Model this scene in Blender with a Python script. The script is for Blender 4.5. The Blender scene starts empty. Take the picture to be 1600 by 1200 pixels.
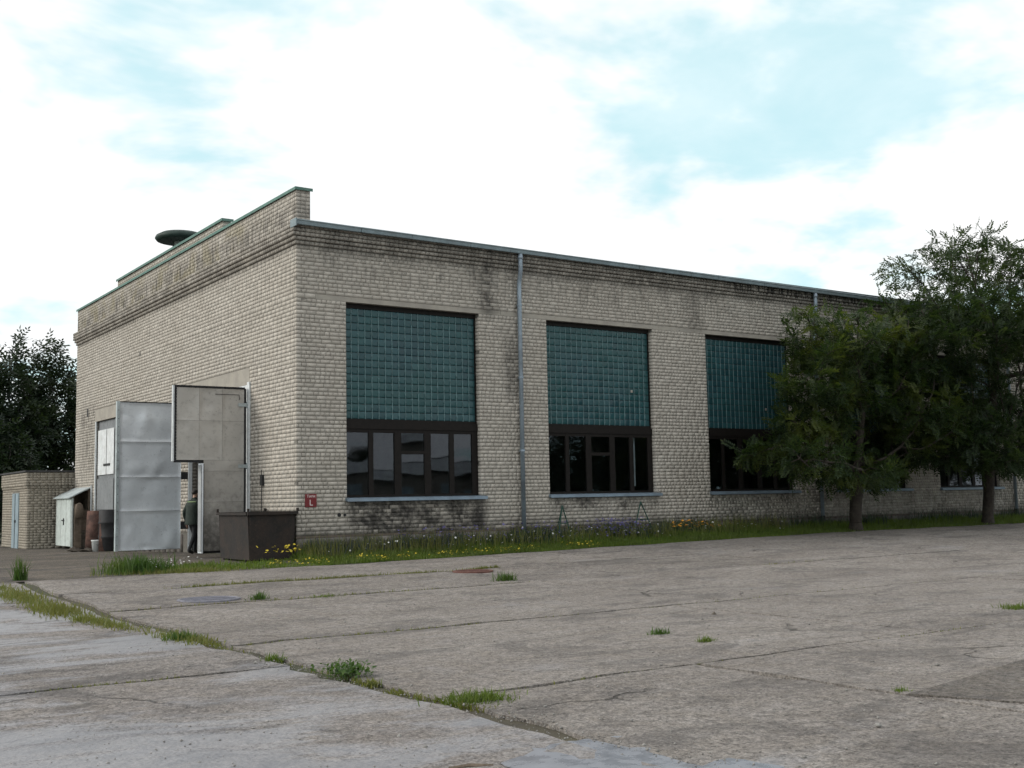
import bpy, math, random
import numpy as np
from mathutils import Matrix, Vector
random.seed(7); RNG = np.random.default_rng(11)
SC = bpy.context.scene; COL = SC.collection
R = math.radians

# ------------------------------------------------------------------ camera
F_PX, PITCH, ROLL, YAW = 1794.07, .1000, -.0198, .6062
CAM = np.array([-11.4395, -25.637, 1.5795])
fw = np.array([math.sin(YAW)*math.cos(PITCH), math.cos(YAW)*math.cos(PITCH), math.sin(PITCH)])
rt = np.array([math.cos(YAW), -math.sin(YAW), 0.]); up = np.cross(rt, fw)
rt2 = rt*math.cos(ROLL)+up*math.sin(ROLL); up2 = -rt*math.sin(ROLL)+up*math.cos(ROLL)
cam_d = bpy.data.cameras.new('camera'); cam_o = bpy.data.objects.new('camera', cam_d); COL.objects.link(cam_o)
cam_d.sensor_width = 36; cam_d.lens = F_PX/1600*36; cam_d.clip_end = 3000; cam_d.clip_start = .05
M4 = Matrix.Identity(4)
for i in range(3):
    M4[i][0] = rt2[i]; M4[i][1] = up2[i]; M4[i][2] = -fw[i]; M4[i][3] = CAM[i]
cam_o.matrix_world = M4
SC.camera = cam_o

def project(P):
    d = np.asarray(P)-CAM; z = d@fw
    return 800+F_PX*(d@rt2)/z, 600-F_PX*(d@up2)/z, z

# ------------------------------------------------------------------ node helpers
class NT:
    def __init__(s, tree): s.t = tree; s.n = tree.nodes; s.l = tree.links
    def put(s, sock, v):
        if v is None: return
        if hasattr(v, 'is_output'): s.l.new(v, sock)
        else:
            try: sock.default_value = v
            except Exception: sock.default_value = (v, v, v) if not hasattr(v, '__len__') else tuple(v)[:3]
    def node(s, typ, ins=None, **kw):
        n = s.n.new(typ)
        for k, v in kw.items(): setattr(n, k, v)
        for k, v in (ins or {}).items(): s.put(n.inputs[k], v)
        return n
    def math(s, op, a, b=None, c=None, clamp=False):
        n = s.n.new('ShaderNodeMath'); n.operation = op; n.use_clamp = clamp
        s.put(n.inputs[0], a); s.put(n.inputs[1], b); s.put(n.inputs[2], c); return n.outputs[0]
    def mul(s, a, b): return s.math('MULTIPLY', a, b)
    def add(s, a, b): return s.math('ADD', a, b)
    def mx(s, a, b): return s.math('MAXIMUM', a, b)
    def noise(s, vec, scale, detail=4, rough=.55, dist=0, dims='3D'):
        n = s.node('ShaderNodeTexNoise', {'Scale': scale, 'Detail': detail, 'Roughness': rough, 'Distortion': dist})
        n.noise_dimensions = dims
        if vec is not None: s.l.new(vec, n.inputs['Vector'])
        return n.outputs['Fac']
    def ramp(s, v, a, b, lo=0., hi=1., smooth=True):
        n = s.node('ShaderNodeMapRange', {0: v, 1: a, 2: b, 3: lo, 4: hi}); n.clamp = True
        if smooth: n.interpolation_type = 'SMOOTHSTEP'
        return n.outputs[0]
    def mix(s, f, a, b, mode='MIX'):
        n = s.n.new('ShaderNodeMix'); n.data_type = 'RGBA'; n.blend_type = mode
        s.put(n.inputs[0], f)
        for i, v in ((6, a), (7, b)):
            if hasattr(v, 'is_output'): s.l.new(v, n.inputs[i])
            else: n.inputs[i].default_value = tuple(v)[:3]+(1.,)
        return n.outputs[2]
    def scale(s, vec, k):
        n = s.node('ShaderNodeMapping'); s.l.new(vec, n.inputs[0]); n.inputs[3].default_value = k; return n.outputs[0]

# ------------------------------------------------------------------ world, sun, exposure
SKYZ = 11.3
SUN_DIR = Vector((-.85, .42, .45)).normalized()       # towards the sun, veiled by cloud
world = bpy.data.worlds.new('World'); SC.world = world; world.use_nodes = True
w = NT(world.node_tree); w.n.clear()
sky = w.node('ShaderNodeTexSky'); sky.sky_type = 'NISHITA'; sky.sun_disc = False
sky.sun_elevation = math.asin(SUN_DIR.z); sky.sun_rotation = math.atan2(SUN_DIR.x, SUN_DIR.y)
sky.air_density = 1.0; sky.dust_density = 1.5; sky.ozone_density = 1.5
tc = w.node('ShaderNodeTexCoord'); sp = w.node('ShaderNodeSeparateXYZ'); w.l.new(tc.outputs['Generated'], sp.inputs[0])
den = w.add(w.mx(sp.outputs[2], 0.), .22)
cv = w.node('ShaderNodeCombineXYZ', {0: w.math('DIVIDE', sp.outputs[0], den), 1: w.math('DIVIDE', sp.outputs[1], den), 2: SKYZ})
rot_ = w.node('ShaderNodeMapping', {'Rotation': (0, 0, .19)}); w.l.new(cv.outputs[0], rot_.inputs[0]); cv = rot_
n1 = w.noise(cv.outputs[0], 1.15, 5, .56, .12)
n2 = w.noise(cv.outputs[0], 3.2, 5, .6, .2)
cl = w.ramp(w.add(w.add(w.mul(n1, .78), w.mul(n2, .22)), w.math('MULTIPLY_ADD', w.mx(sp.outputs[2], 0.), .14, -.05)), .405, .495)
skyc = w.mix(1, sky.outputs[0], (1.0, 1.35, 1.25), 'MULTIPLY')
skyc = w.mix(.72, skyc, (6.4, 8.9, 9.2))
thin = w.ramp(n2, .3, .75, .0, .45)
skyc = w.mix(thin, skyc, (8.2, 9.1, 9.3))
clc = w.mix(w.ramp(n2, .3, .7), (8.5, 8.7, 8.8), (9.6, 9.6, 9.6))
col = w.mix(cl, skyc, clc)
bg = w.node('ShaderNodeBackground', {'Color': col, 'Strength': .12})
wo = w.node('ShaderNodeOutputWorld'); w.l.new(bg.outputs[0], wo.inputs[0])

sl = bpy.data.lights.new('sun', 'SUN'); sl.energy = 1.9; sl.angle = R(20); sl.color = (1., .95, .87)
so = bpy.data.objects.new('sun', sl); COL.objects.link(so)
so.rotation_euler = SUN_DIR.to_track_quat('Z', 'Y').to_euler(); so.location = (-30, 20, 40)
SC.cycles.use_adaptive_sampling = True; SC.cycles.adaptive_threshold = .02; SC.cycles.max_bounces = 6; SC.cycles.diffuse_bounces = 3; SC.cycles.glossy_bounces = 3; SC.cycles.transmission_bounces = 4; SC.cycles.transparent_max_bounces = 8
SC.view_settings.view_transform = 'Standard'; SC.view_settings.look = 'None'
SC.view_settings.exposure = 0.0; SC.view_settings.gamma = 1.0; SC.view_settings.use_curve_mapping = False

# ------------------------------------------------------------------ materials
def new_mat(name):
    m = bpy.data.materials.new(name); m.use_nodes = True
    t = NT(m.node_tree); t.n.clear()
    out = t.node('ShaderNodeOutputMaterial'); b = t.node('ShaderNodeBsdfPrincipled')
    t.l.new(b.outputs[0], out.inputs[0]); t.b = b; t.out = out
    return m, t
def pos(t): return t.node('ShaderNodeNewGeometry').outputs['Position']
def island(t):
    a = t.node('ShaderNodeNewGeometry').outputs['Random Per Island']; b = t.node('ShaderNodeObjectInfo').outputs['Random']
    return t.math('FRACT', t.add(a, b))
def bump(t, h, strength=.3, dist=.01):
    n = t.node('ShaderNodeBump', {'Strength': strength, 'Distance': dist, 'Height': h}); t.l.new(n.outputs[0], t.b.inputs['Normal'])
def simple(name, colr, rough=.7, metal=0., var=.25, scale=6., bmp=.15, spec=.4, dirt=None):
    m, t = new_mat(name); p = pos(t)
    a = t.noise(p, scale, 6, .6); f = t.noise(p, scale*9, 3, .6)
    k = t.add(t.ramp(a, .25, .75, 1-var, 1+var), t.ramp(f, .3, .7, -var*.4, var*.4))
    c = t.mix(1, colr, t.node('ShaderNodeCombineXYZ', {0: k, 1: k, 2: k}).outputs[0], 'MULTIPLY')
    if dirt:
        c = t.mix(t.mul(t.ramp(t.noise(p, scale*.6, 6, .65), .48, .7), dirt[1]), c, dirt[0])
    t.put(t.b.inputs['Base Color'], c); t.b.inputs['Roughness'].default_value = rough
    t.b.inputs['Metallic'].default_value = metal; t.b.inputs['Specular IOR Level'].default_value = spec
    if bmp: bump(t, t.add(f, a), bmp, .01)
    return m

def box_mask(t, sx, sy, sz, X=None, Y=None, Z=None):
    v = None
    for s_, r_ in ((sx, X), (sy, Y), (sz, Z)):
        if r_ is None: continue
        a, b, e = r_
        m = t.mul(t.ramp(s_, a-e, a+e), t.ramp(s_, b-e, b+e, 1., 0.))
        v = m if v is None else t.mul(v, m)
    return v

def stain_shade_field(t, p):
    s = t.node('ShaderNodeSeparateXYZ'); t.l.new(p, s.inputs[0]); x, y, z = s.outputs
    n = t.noise(p, 1.6, 6, .65); nf = t.noise(p, 7., 4, .6)
    nv = t.noise(t.scale(p, (5., 5., .55)), 1.6, 4, .6)          # runs down the wall
    nst = t.noise(t.scale(p, (9., 9., .2)), 1.5, 3, .6)
    fr = (-1., .6, .15)
    L = []
    def addm(mask, tex, k): L.append(t.mul(t.mul(mask, tex), k))
    blot = t.ramp(t.add(t.mul(n, .6), t.mul(nf, .4)), .3, .58)
    blot2 = t.ramp(t.add(t.mul(n, .6), t.mul(nf, .4)), .43, .62)
    run = t.ramp(nv, .38, .62)
    addm(box_mask(t, x, y, z, (1.35, 5.45, .22), fr, (.72, 1.66, .16)), blot, .95)
    addm(box_mask(t, x, y, z, (7.7, 11.5, .3), fr, (1.2, 1.66, .14)), blot2, .8)
    addm(box_mask(t, x, y, z, (13.6, 40, .3), fr, (.75, 1.66, .25)), blot2, .55)
    addm(box_mask(t, x, y, z, (-.5, 40, .3), fr, (.2, 1.02, .22)), blot, .7)  # foot of the wall: stain deepened to paint in the shade there
    addm(box_mask(t, x, y, z, (.5, 40, .4), fr, (7.72, 8.6, .14)), blot, .55)
    addm(box_mask(t, x, y, z, (.4, 40, .4), fr, (7.2, 8.6, .4)), t.mul(run, blot2), .6)
    addm(box_mask(t, x, y, z, (5.35, 5.85, .3), fr, (6.55, 8.5, .25)), blot, .92)
    addm(box_mask(t, x, y, z, (6.1, 6.5, .12), fr, (4.3, 6.0, .5)), blot, .6)
    addm(box_mask(t, x, y, z, (12.8, 13.6, .25), fr, (6.6, 8.0, .3)), blot, .45)
    addm(box_mask(t, x, y, z, (14.6, 27., .3), fr, (8.02, 8.5, .03)), t.ramp(nst, .46, .56), .95)
    en = (-.5, .5, .2)
    addm(box_mask(t, x, y, z, en, (-.5, 22, .3), (8.2, 8.95, .25)), t.mul(blot, t.ramp(nv, .3, .62)), .75)
    addm(box_mask(t, x, y, z, en, (-.5, 22, .3), (7.8, 8.4, .1)), blot, .5)
    addm(box_mask(t, x, y, z, en, (18., 20., .3), (2.5, 5.3, .4)), t.mul(blot, run), .6)
    addm(box_mask(t, x, y, z, en, (-.5, 22, .3), (.1, 1.2, .4)), blot, .45)
    acc = L[0]
    for q in L[1:]: acc = t.mx(acc, q)
    return acc, n, nf, (x, y, z)

def brick_material(name, c1, c2, stain=True):
    m, t = new_mat(name); p = pos(t)
    r = island(t)
    c = t.mix(t.ramp(r, 0, 1, 0, 1, False), c1, c2)
    r2 = t.math('FRACT', t.mul(r, 17.3))
    k = t.add(t.ramp(r2, 0, 1, .87, 1.10, False), t.ramp(t.noise(p, 35, 4, .7), .25, .75, -.12, .12))
    c = t.mix(1, c, t.node('ShaderNodeCombineXYZ', {0: k, 1: k, 2: k}).outputs[0], 'MULTIPLY')
    big = t.ramp(t.noise(p, .5, 4, .6), .35, .7)
    c = t.mix(t.mul(big, .22), c, (.30, .265, .215))
    if stain:
        acc, n, nf, xyz = stain_shade_field(t, p)
        odd = t.ramp(t.math('FRACT', t.mul(r, 91.7)), .86, .97, 1., .45)
        c = t.mix(t.mul(acc, odd), c, (.035, .032, .03))
        lich = t.mul(box_mask(t, *xyz, (-.5, .5, .2), (2, 22, 1), (8.35, 9.2, .2)), t.ramp(t.noise(p, .9, 4, .6), .45, .62))
        c = t.mix(t.mul(lich, .4), c, (.25, .215, .11))
    t.put(t.b.inputs['Base Color'], c); t.b.inputs['Roughness'].default_value = .88; t.b.inputs['Specular IOR Level'].default_value = .25
    bump(t, t.add(t.noise(p, 60, 3, .6), t.mul(t.noise(p, 14, 3, .6), .7)), .2, .005)
    return m
M = {}
M['brick'] = brick_material('pale_brick', (.415, .380, .335), (.48, .443, .393))
M['white_brick'] = simple('white_painted_brick', (.75, .76, .80), .7)
M['shed_brick_shade'] = brick_material('shed_brick_shade', (.30, .27, .225), (.36, .32, .265), False)  # pale brick darkened to paint in the shade of trees and hall

m, t = new_mat('mortar'); p = pos(t); acc, n, nf, xyz = stain_shade_field(t, p)
c = t.mix(t.ramp(nf, .3, .7), (.165, .152, .132), (.225, .207, .182)); c = t.mix(acc, c, (.03, .028, .026))
t.put(t.b.inputs['Base Color'], c); t.b.inputs['Roughness'].default_value = .95; bump(t, nf, .3); M['mortar'] = m
m, t = new_mat('lintel_concrete'); p = pos(t); acc, n, nf, xyz = stain_shade_field(t, p)
c = t.mix(t.ramp(n, .3, .7), (.29, .265, .235), (.38, .35, .30)); c = t.mix(t.ramp(nf, .55, .75, 0, .5), c, (.20, .18, .155)); c = t.mix(acc, c, (.04, .037, .034))
t.put(t.b.inputs['Base Color'], c); t.b.inputs['Roughness'].default_value = .9; bump(t, t.noise(p, 25, 5), .25); M['lintel'] = m

M['gutter'] = simple('galvanised_gutter', (.20, .25, .27), .5, .35, .18, 3, .05, dirt=((.14, .15, .15), .5))
M['pipe'] = simple('galvanised_pipe', (.30, .36, .42), .45, .35, .15, 3, .05, dirt=((.16, .17, .19), .5))
M['sill'] = simple('sheet_metal_sill', (.20, .26, .32), .45, .3, .15, 3, .05, dirt=((.18, .20, .23), .5))
M['coping'] = simple('green_coping', (.075, .165, .135), .55, .2, .2, 3, .05, dirt=((.16, .22, .19), .5))
M['frame'] = simple('dark_brown_frame', (.010, .0075, .0065), .6, 0, .3, 8, .08, spec=.2)
M['blockmortar'] = simple('block_mortar', (.018, .030, .034), .85, 0, .3, 6, .2)  # mortar darkened to paint the shade in the gaps between block rows
M['fin'] = simple('block_fin_sky', (.105, .175, .185), .7, 0, .35, 5, .2)  # strips paled to paint the sky reflected along block edges
M['plinthstone'] = simple('plinth_stone', (.15, .135, .125), .92, 0, .4, 5, .5)
M['ledge'] = simple('plinth_ledge', (.12, .095, .08), .92, 0, .35, 5, .4)
M['roof'] = simple('roof_felt', (.06, .06, .062), .9, 0, .3, 2, .2)
M['inner'] = simple('interior_wall', (.16, .16, .15), .9, 0, .2, 2, .1)
M['floor'] = simple('interior_floor', (.10, .095, .09), .8, 0, .3, 2, .1)
M['white'] = simple('white_paint', (.66, .68, .69), .6, 0, .12, 5, .08, dirt=((.40, .39, .36), .4))
M['black'] = simple('black_rubber', (.018, .018, .02), .7, 0, .3, 8, .2)
M['dark'] = simple('dark_steel', (.035, .035, .037), .55, .3, .3, 8, .2)
M['red'] = simple('red_sign_enamel', (.16, .014, .018), .4, 0, .15, 5, .03)
M['letter'] = simple('sign_lettering', (.72, .62, .60), .5, 0, .1, 5, 0)
M['green'] = simple('green_paint', (.012, .055, .040), .5, .2, .25, 8, .08)
M['ventgreen'] = simple('vent_green', (.025, .045, .038), .6, .2, .3, 4, .1)
M['ventpale'] = simple('vent_pale', (.55, .60, .58), .6, 0, .15, 5, .05)
M['wood'] = simple('grey_wood', (.13, .10, .075), .85, 0, .35, 7, .3)
M['corr'] = simple('grey_sheet', (.44, .49, .50), .5, .3, .2, 3, .1, dirt=((.25, .26, .25), .6))
M['shackwhite'] = simple('white_boards', (.50, .55, .53), .65, 0, .15, 5, .12, dirt=((.30, .32, .30), .5))
M['doorblue'] = simple('blue_grey_door', (.25, .32, .36), .6, 0, .15, 3, .08)
M['bucket'] = simple('white_plastic', (.72, .74, .74), .45, 0, .06, 5, 0)
M['rubble'] = simple('rubble', (.10, .085, .07), .95, 0, .5, 9, .5)
M['pebble'] = simple('pebble', (.25, .24, .225), .9, 0, .4, 12, .2)
M['jacket'] = simple('dark_green_jacket', (.022, .032, .026), .85, 0, .3, 14, .3)
M['trouser'] = simple('dark_trousers', (.014, .016, .018), .85, 0, .3, 14, .3)
M['skin'] = simple('skin', (.36, .22, .16), .55, 0, .1, 10, .05)
M['hair'] = simple('hair', (.02, .016, .013), .6, 0, .3, 40, .3)
M['shoe'] = simple('shoe', (.014, .013, .012), .5, 0, .2, 20, .1)
M['stripe'] = simple('pale_green_stripe', (.16, .22, .10), .6, 0, .1, 10, 0)
M['manhole'] = simple('manhole_iron', (.20, .20, .235), .5, .4, .25, 9, .3)
M['manhole_red'] = simple('manhole_rust', (.13, .062, .05), .8, .1, .35, 9, .4)
M['farwall'] = simple('far_wall', (.20, .19, .17), .9, 0, .25, 1, .1)
M['farfascia'] = simple('far_fascia', (.72, .76, .80), .6, 0, .08, 1, 0)

# rust
m, t = new_mat('rusty_steel'); p = pos(t); a = t.noise(p, 2.2, 8, .68); f = t.noise(p, 16, 5, .65)
rn = t.noise(t.scale(p, (5, 5, .5)), 1.4, 4)
c = t.mix(t.ramp(a, .35, .65), (.009, .008, .0075), (.026, .017, .013)); c = t.mix(t.ramp(f, .5, .75, 0, .7), c, (.052, .032, .023)); c = t.mix(t.ramp(rn, .5, .7, 0, .6), c, (.02, .016, .015))
t.put(t.b.inputs['Base Color'], c); t.b.inputs['Roughness'].default_value = .85; bump(t, t.add(a, f), .4); M['rust'] = m
m, t = new_mat('rusty_red_board'); p = pos(t); a = t.noise(p, 4, 8, .68)
c = t.mix(t.ramp(a, .35, .65), (.055, .030, .024), (.15, .080, .062)); t.put(t.b.inputs['Base Color'], c); t.b.inputs['Roughness'].default_value = .9; bump(t, a, .4); M['rustred'] = m

def sheet_metal(name, c1, c2, rough, metal, darkc, dz=None):
    m, t = new_mat(name); p = pos(t); a = t.noise(p, 1.3, 6, .6); f = t.noise(p, 7, 6, .65); pits = t.noise(p, 24, 2, .5)
    r = t.node('ShaderNodeObjectInfo').outputs['Random']
    c = t.mix(t.add(t.ramp(a, .3, .7, 0, .7), t.mul(r, .3)), c1, c2)
    c = t.mix(t.ramp(f, .5, .78, 0, .55), c, darkc); c = t.mix(t.ramp(pits, .7, .76, 0, .8), c, (.05, .045, .04))
    if dz is not None:
        s = t.node('ShaderNodeSeparateXYZ'); t.l.new(p, s.inputs[0])
        c = t.mix(t.mul(t.ramp(s.outputs[2], dz[0], dz[1], 1, 0), t.ramp(f, .3, .6, .4, 1)), c, darkc)  # darker towards the foot, broken up by noise
    t.put(t.b.inputs['Base Color'], c); t.put(t.b.inputs['Roughness'], t.ramp(f, .3, .7, rough-.08, rough+.12)); t.b.inputs['Metallic'].default_value = metal
    bump(t, t.add(t.mul(a, 2.), t.mul(f, .35)), .35, .02); return m
M['silver'] = sheet_metal('silver_sheet', (.70, .73, .77), (.80, .83, .86), .40, .25, (.50, .52, .55))
M['beige'] = sheet_metal('grey_beige_sheet', (.40, .38, .355), (.49, .465, .43), .5, .2, (.15, .14, .13), (.3, 2.6))
M['wicket'] = sheet_metal('wicket_sheet', (.30, .31, .32), (.42, .43, .43), .6, .1, (.12, .115, .11))
M['greypanel'] = sheet_metal('grey_panel', (.17, .18, .19), (.23, .24, .25), .6, .2, (.10, .10, .10), (.3, 1.4))

# glass and glass blocks
m, t = new_mat('window_glass'); t.n.remove(t.b)
tr = t.node('ShaderNodeBsdfTransparent', {'Color': (.62, .68, .70, 1)}); gl = t.node('ShaderNodeBsdfGlossy', {'Color': (.82, .9, 1., 1), 'Roughness': .015})
nz = t.noise(pos(t), 1.2, 1, .4); bn = t.node('ShaderNodeBump', {'Strength': .05, 'Distance': .05, 'Height': nz}); t.l.new(bn.outputs[0], gl.inputs['Normal'])
fz = t.node('ShaderNodeFresnel', {'IOR': 1.52}); k = t.math('MULTIPLY_ADD', fz.outputs[0], 1.15, .01, clamp=True)
ms = t.node('ShaderNodeMixShader', {0: k}); t.l.new(tr.outputs[0], ms.inputs[1]); t.l.new(gl.outputs[0], ms.inputs[2]); t.l.new(ms.outputs[0], t.out.inputs[0]); M['glass'] = m
m, t = new_mat('glass_block'); p = pos(t); r = island(t)
c = t.mix(r, (.014, .047, .058), (.027, .080, .092)); c = t.mix(t.ramp(t.noise(p, .55, 3), .35, .65), c, (.012, .065, .05), 'MIX') if False else c
c = t.mix(t.mul(t.ramp(t.noise(p, .6, 3, .6), .35, .65), .5), c, (.016, .072, .068))
t.put(t.b.inputs['Base Color'], c); t.put(t.b.inputs['Roughness'], t.ramp(t.math('FRACT', t.mul(r, 7.7)), 0, 1, .10, .26))
t.b.inputs['IOR'].default_value = 1.45; t.b.inputs['Specular IOR Level'].default_value = .4; bump(t, t.noise(p, 9, 2, .5), .2, .02); M['block'] = m

# ground stuff
def concrete(name, c1, c2, wet_scale=.45, wet_lo=.56, wet_hi=.66, xlim=None, dark=.5):
    m, t = new_mat(name); p = pos(t)
    s = t.node('ShaderNodeSeparateXYZ'); t.l.new(p, s.inputs[0])
    r = t.node('ShaderNodeObjectInfo').outputs['Random']
    pl = t.scale(p, (.55, 1.0, 1.))                      # patches stretched along the lanes
    a = t.noise(pl, .7, 5, .62, .4); b_ = t.noise(p, 3.2, 5, .7); f = t.noise(p, 38, 4, .8); g2 = t.noise(p, 11, 3, .65)
    v = t.node('ShaderNodeTexVoronoi', {'Vector': p, 'Scale': 30.}); v2 = t.node('ShaderNodeTexVoronoi', {'Vector': p, 'Scale': 70.})
    c = t.mix(t.ramp(a, .3, .7), c1, c2)
    c = t.mix(t.ramp(b_, .35, .7, 0, .35), c, (.185, .155, .12))
    k = t.add(t.ramp(f, .28, .72, .45, 1.55), t.add(t.mul(r, .16), -.08))
    k = t.add(k, t.ramp(g2, .3, .7, -.28, .28))
    c = t.mix(1, c, t.node('ShaderNodeCombineXYZ', {0: k, 1: k, 2: k}).outputs[0], 'MULTIPLY')
    c = t.mix(t.ramp(v.outputs['Distance'], .08, .22, .6, 0), c, (.36, .345, .32))
    c = t.mix(t.ramp(v2.outputs['Distance'], .1, .25, .5, 0), c, (.09, .085, .085))
    stn = t.ramp(t.noise(pl, 1.1, 6, .72, .8), .49, .62)
    c = t.mix(t.mul(stn, dark), c, (.06, .057, .058))
    crk = t.node('ShaderNodeTexVoronoi', {'Vector': p, 'Scale': .55}); crk.feature = 'DISTANCE_TO_EDGE'
    nn = t.node('ShaderNodeTexNoise', {'Scale': 2.5, 'Detail': 5.}); t.l.new(p, nn.inputs['Vector'])
    vm = t.node('ShaderNodeVectorMath', operation='MULTIPLY_ADD'); t.l.new(nn.outputs['Color'], vm.inputs[0]); vm.inputs[1].default_value = (.5, .5, 0); t.l.new(p, vm.inputs[2]); t.l.new(vm.outputs[0], crk.inputs['Vector'])
    crm = t.mul(t.ramp(crk.outputs['Distance'], .004, .014, 1, 0), t.ramp(t.noise(p, .35, 3), .56, .66))
    c = t.mix(t.mul(crm, .8), c, (.05, .045, .04))
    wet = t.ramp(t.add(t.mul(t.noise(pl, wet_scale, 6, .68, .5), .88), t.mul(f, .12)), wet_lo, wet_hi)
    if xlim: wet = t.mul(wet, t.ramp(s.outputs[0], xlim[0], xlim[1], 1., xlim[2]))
    c = t.mix(t.mul(wet, .5), c, (.215, .228, .268))  # pale blue sky reflection of the wet patches mixed into the base colour
    t.put(t.b.inputs['Base Color'], c)
    t.put(t.b.inputs['Roughness'], t.math('SUBTRACT', .92, t.mul(wet, .58)))
    t.put(t.b.inputs['Specular IOR Level'], t.add(.25, t.mul(wet, .5)))
    h = t.add(t.add(t.mul(f, .8), t.mul(v.outputs['Distance'], -.6)), t.add(t.mul(b_, 1.3), t.mul(crm, -1.5)))
    n = t.node('ShaderNodeBump', {'Distance': .026, 'Height': h}); t.put(n.inputs['Strength'], t.math('SUBTRACT', .95, t.mul(wet, .6))); t.l.new(n.outputs[0], t.b.inputs['Normal'])
    return m
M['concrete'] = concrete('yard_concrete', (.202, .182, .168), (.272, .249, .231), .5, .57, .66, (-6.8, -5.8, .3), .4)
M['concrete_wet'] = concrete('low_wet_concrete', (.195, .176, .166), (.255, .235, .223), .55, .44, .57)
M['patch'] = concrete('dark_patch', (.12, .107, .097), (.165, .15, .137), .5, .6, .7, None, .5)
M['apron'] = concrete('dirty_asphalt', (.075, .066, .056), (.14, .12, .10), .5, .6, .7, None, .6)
m, t = new_mat('soil'); p = pos(t); a = t.noise(p, 1.2, 8, .65); f = t.noise(p, 25, 4, .7)
c = t.mix(t.ramp(a, .35, .65), (.050, .042, .030), (.085, .075, .045)); c = t.mix(t.ramp(t.noise(p, .3, 5), .45, .6, 0, .7), c, (.035, .05, .016))
t.put(t.b.inputs['Base Color'], c); t.b.inputs['Roughness'].default_value = .97; bump(t, t.add(a, f), .5, .03); M['soil'] = m

def leaf_mat(name, c1, c2, c3, trans=.35, rough=.5):
    m, t = new_mat(name); p = pos(t); r = island(t)
    c = t.mix(t.ramp(r, 0, 1, 0, 1, False), c1, c2); c = t.mix(t.ramp(t.noise(p, .8, 3, .6), .45, .7, 0, .8), c, c3)
    t.put(t.b.inputs['Base Color'], c); t.b.inputs['Roughness'].default_value = rough; t.b.inputs['Specular IOR Level'].default_value = .3
    tl = t.node('ShaderNodeBsdfTranslucent'); cc = t.mix(1, c, (1.5, 1.6, .7), 'MULTIPLY'); t.l.new(cc, tl.inputs[0])
    ms = t.node('ShaderNodeMixShader', {0: trans}); t.l.new(t.b.outputs[0], ms.inputs[1]); t.l.new(tl.outputs[0], ms.inputs[2]); t.l.new(ms.outputs[0], t.out.inputs[0])
    return m
M['leaf'] = leaf_mat('acacia_leaf', (.015, .031, .014), (.042, .069, .022), (.105, .125, .028), .42)
M['leaf2'] = leaf_mat('tall_acacia_leaf', (.015, .029, .014), (.036, .060, .024), (.068, .092, .029), .4)
M['darkleaf'] = leaf_mat('wood_leaf', (.012, .022, .014), (.026, .042, .022), (.040, .058, .024), .22)
M['grass'] = leaf_mat('grass', (.070, .120, .018), (.13, .175, .028), (.085, .11, .030), .3)
M['drygrass'] = leaf_mat('dry_grass', (.10, .13, .030), (.19, .18, .065), (.13, .13, .04), .3)
M['weed'] = leaf_mat('weed', (.040, .085, .020), (.075, .13, .030), (.10, .13, .03), .3)
M['wallweed'] = leaf_mat('wall_weed', (.030, .050, .034), (.055, .080, .050), (.075, .080, .085), .25)
M['fyellow'] = simple('yellow_petal', (.55, .43, .03), .6, 0, .1, 20, 0)
M['forange'] = simple('orange_petal', (.80, .33, .02), .6, 0, .1, 20, 0)
M['fpurple'] = simple('purple_petal', (.13, .11, .32), .6, 0, .25, 20, 0)
M['fwhite'] = simple('white_petal', (.8, .8, .78), .6, 0, .05, 20, 0)
M['bark'] = simple('bark', (.045, .037, .030), .95, 0, .4, 9, .6)
M['barkgrey'] = simple('grey_bark', (.06, .055, .05), .95, 0, .4, 9, .6)

# ------------------------------------------------------------------ mesh helpers
WL = {}
def link(o, parent=None):
    COL.objects.link(o)
    if parent is not None: o.parent = parent
    return o
def mk_mesh(name, V, Fc, smooth=False, loops=None):
    V = np.asarray(V, np.float32).reshape(-1, 3); me = bpy.data.meshes.new(name)
    if isinstance(Fc, np.ndarray):
        k = Fc.shape[1]; n = len(Fc)
        me.vertices.add(len(V)); me.vertices.foreach_set('co', V.ravel())
        me.loops.add(n*k); me.loops.foreach_set('vertex_index', Fc.astype(np.int32).ravel())
        me.polygons.add(n); me.polygons.foreach_set('loop_start', np.arange(0, n*k, k, dtype=np.int32))
        try: me.polygons.foreach_set('loop_total', np.full(n, k, np.int32))
        except Exception: pass
        me.update(calc_edges=True)
    else:
        me.from_pydata([tuple(v) for v in V.tolist()], [], Fc); me.update()
    if smooth: me.polygons.foreach_set('use_smooth', np.ones(len(me.polygons), bool))
    return me
def add(name, V, Fc, mat, parent=None, smooth=False):
    V = np.asarray(V, float).reshape(-1, 3)
    if parent is not None: V = V-np.array(WL.get(parent.name, (0, 0, 0)))
    me = mk_mesh(name, V, Fc, smooth); me.materials.append(M[mat] if isinstance(mat, str) else mat)
    o = link(bpy.data.objects.new(name, me), parent)
    WL[o.name] = WL.get(parent.name, (0, 0, 0)) if parent is not None else (0, 0, 0)
    return o
def thing(name, label, cat, loc=(0, 0, 0), group=None):
    o = bpy.data.objects.new(name, None); COL.objects.link(o); o.location = loc; o.empty_display_size = .2
    WL[o.name] = tuple(loc); tag(o, label, cat, group); return o
def tag(o, label, cat, group=None):
    o['label'] = label; o['category'] = cat
    if group: o['group'] = group
    return o
def kind(o, k, label=None):
    o['kind'] = k
    if label: o['label'] = label
    return o
BF = np.array([[0, 1, 5, 4], [1, 3, 7, 5], [3, 2, 6, 7], [2, 0, 4, 6], [4, 5, 7, 6], [0, 2, 3, 1]])
def boxv(x0, x1, y0, y1, z0, z1):
    return np.array([[x, y, z] for z in (z0, z1) for y in (y0, y1) for x in (x0, x1)], float)
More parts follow.
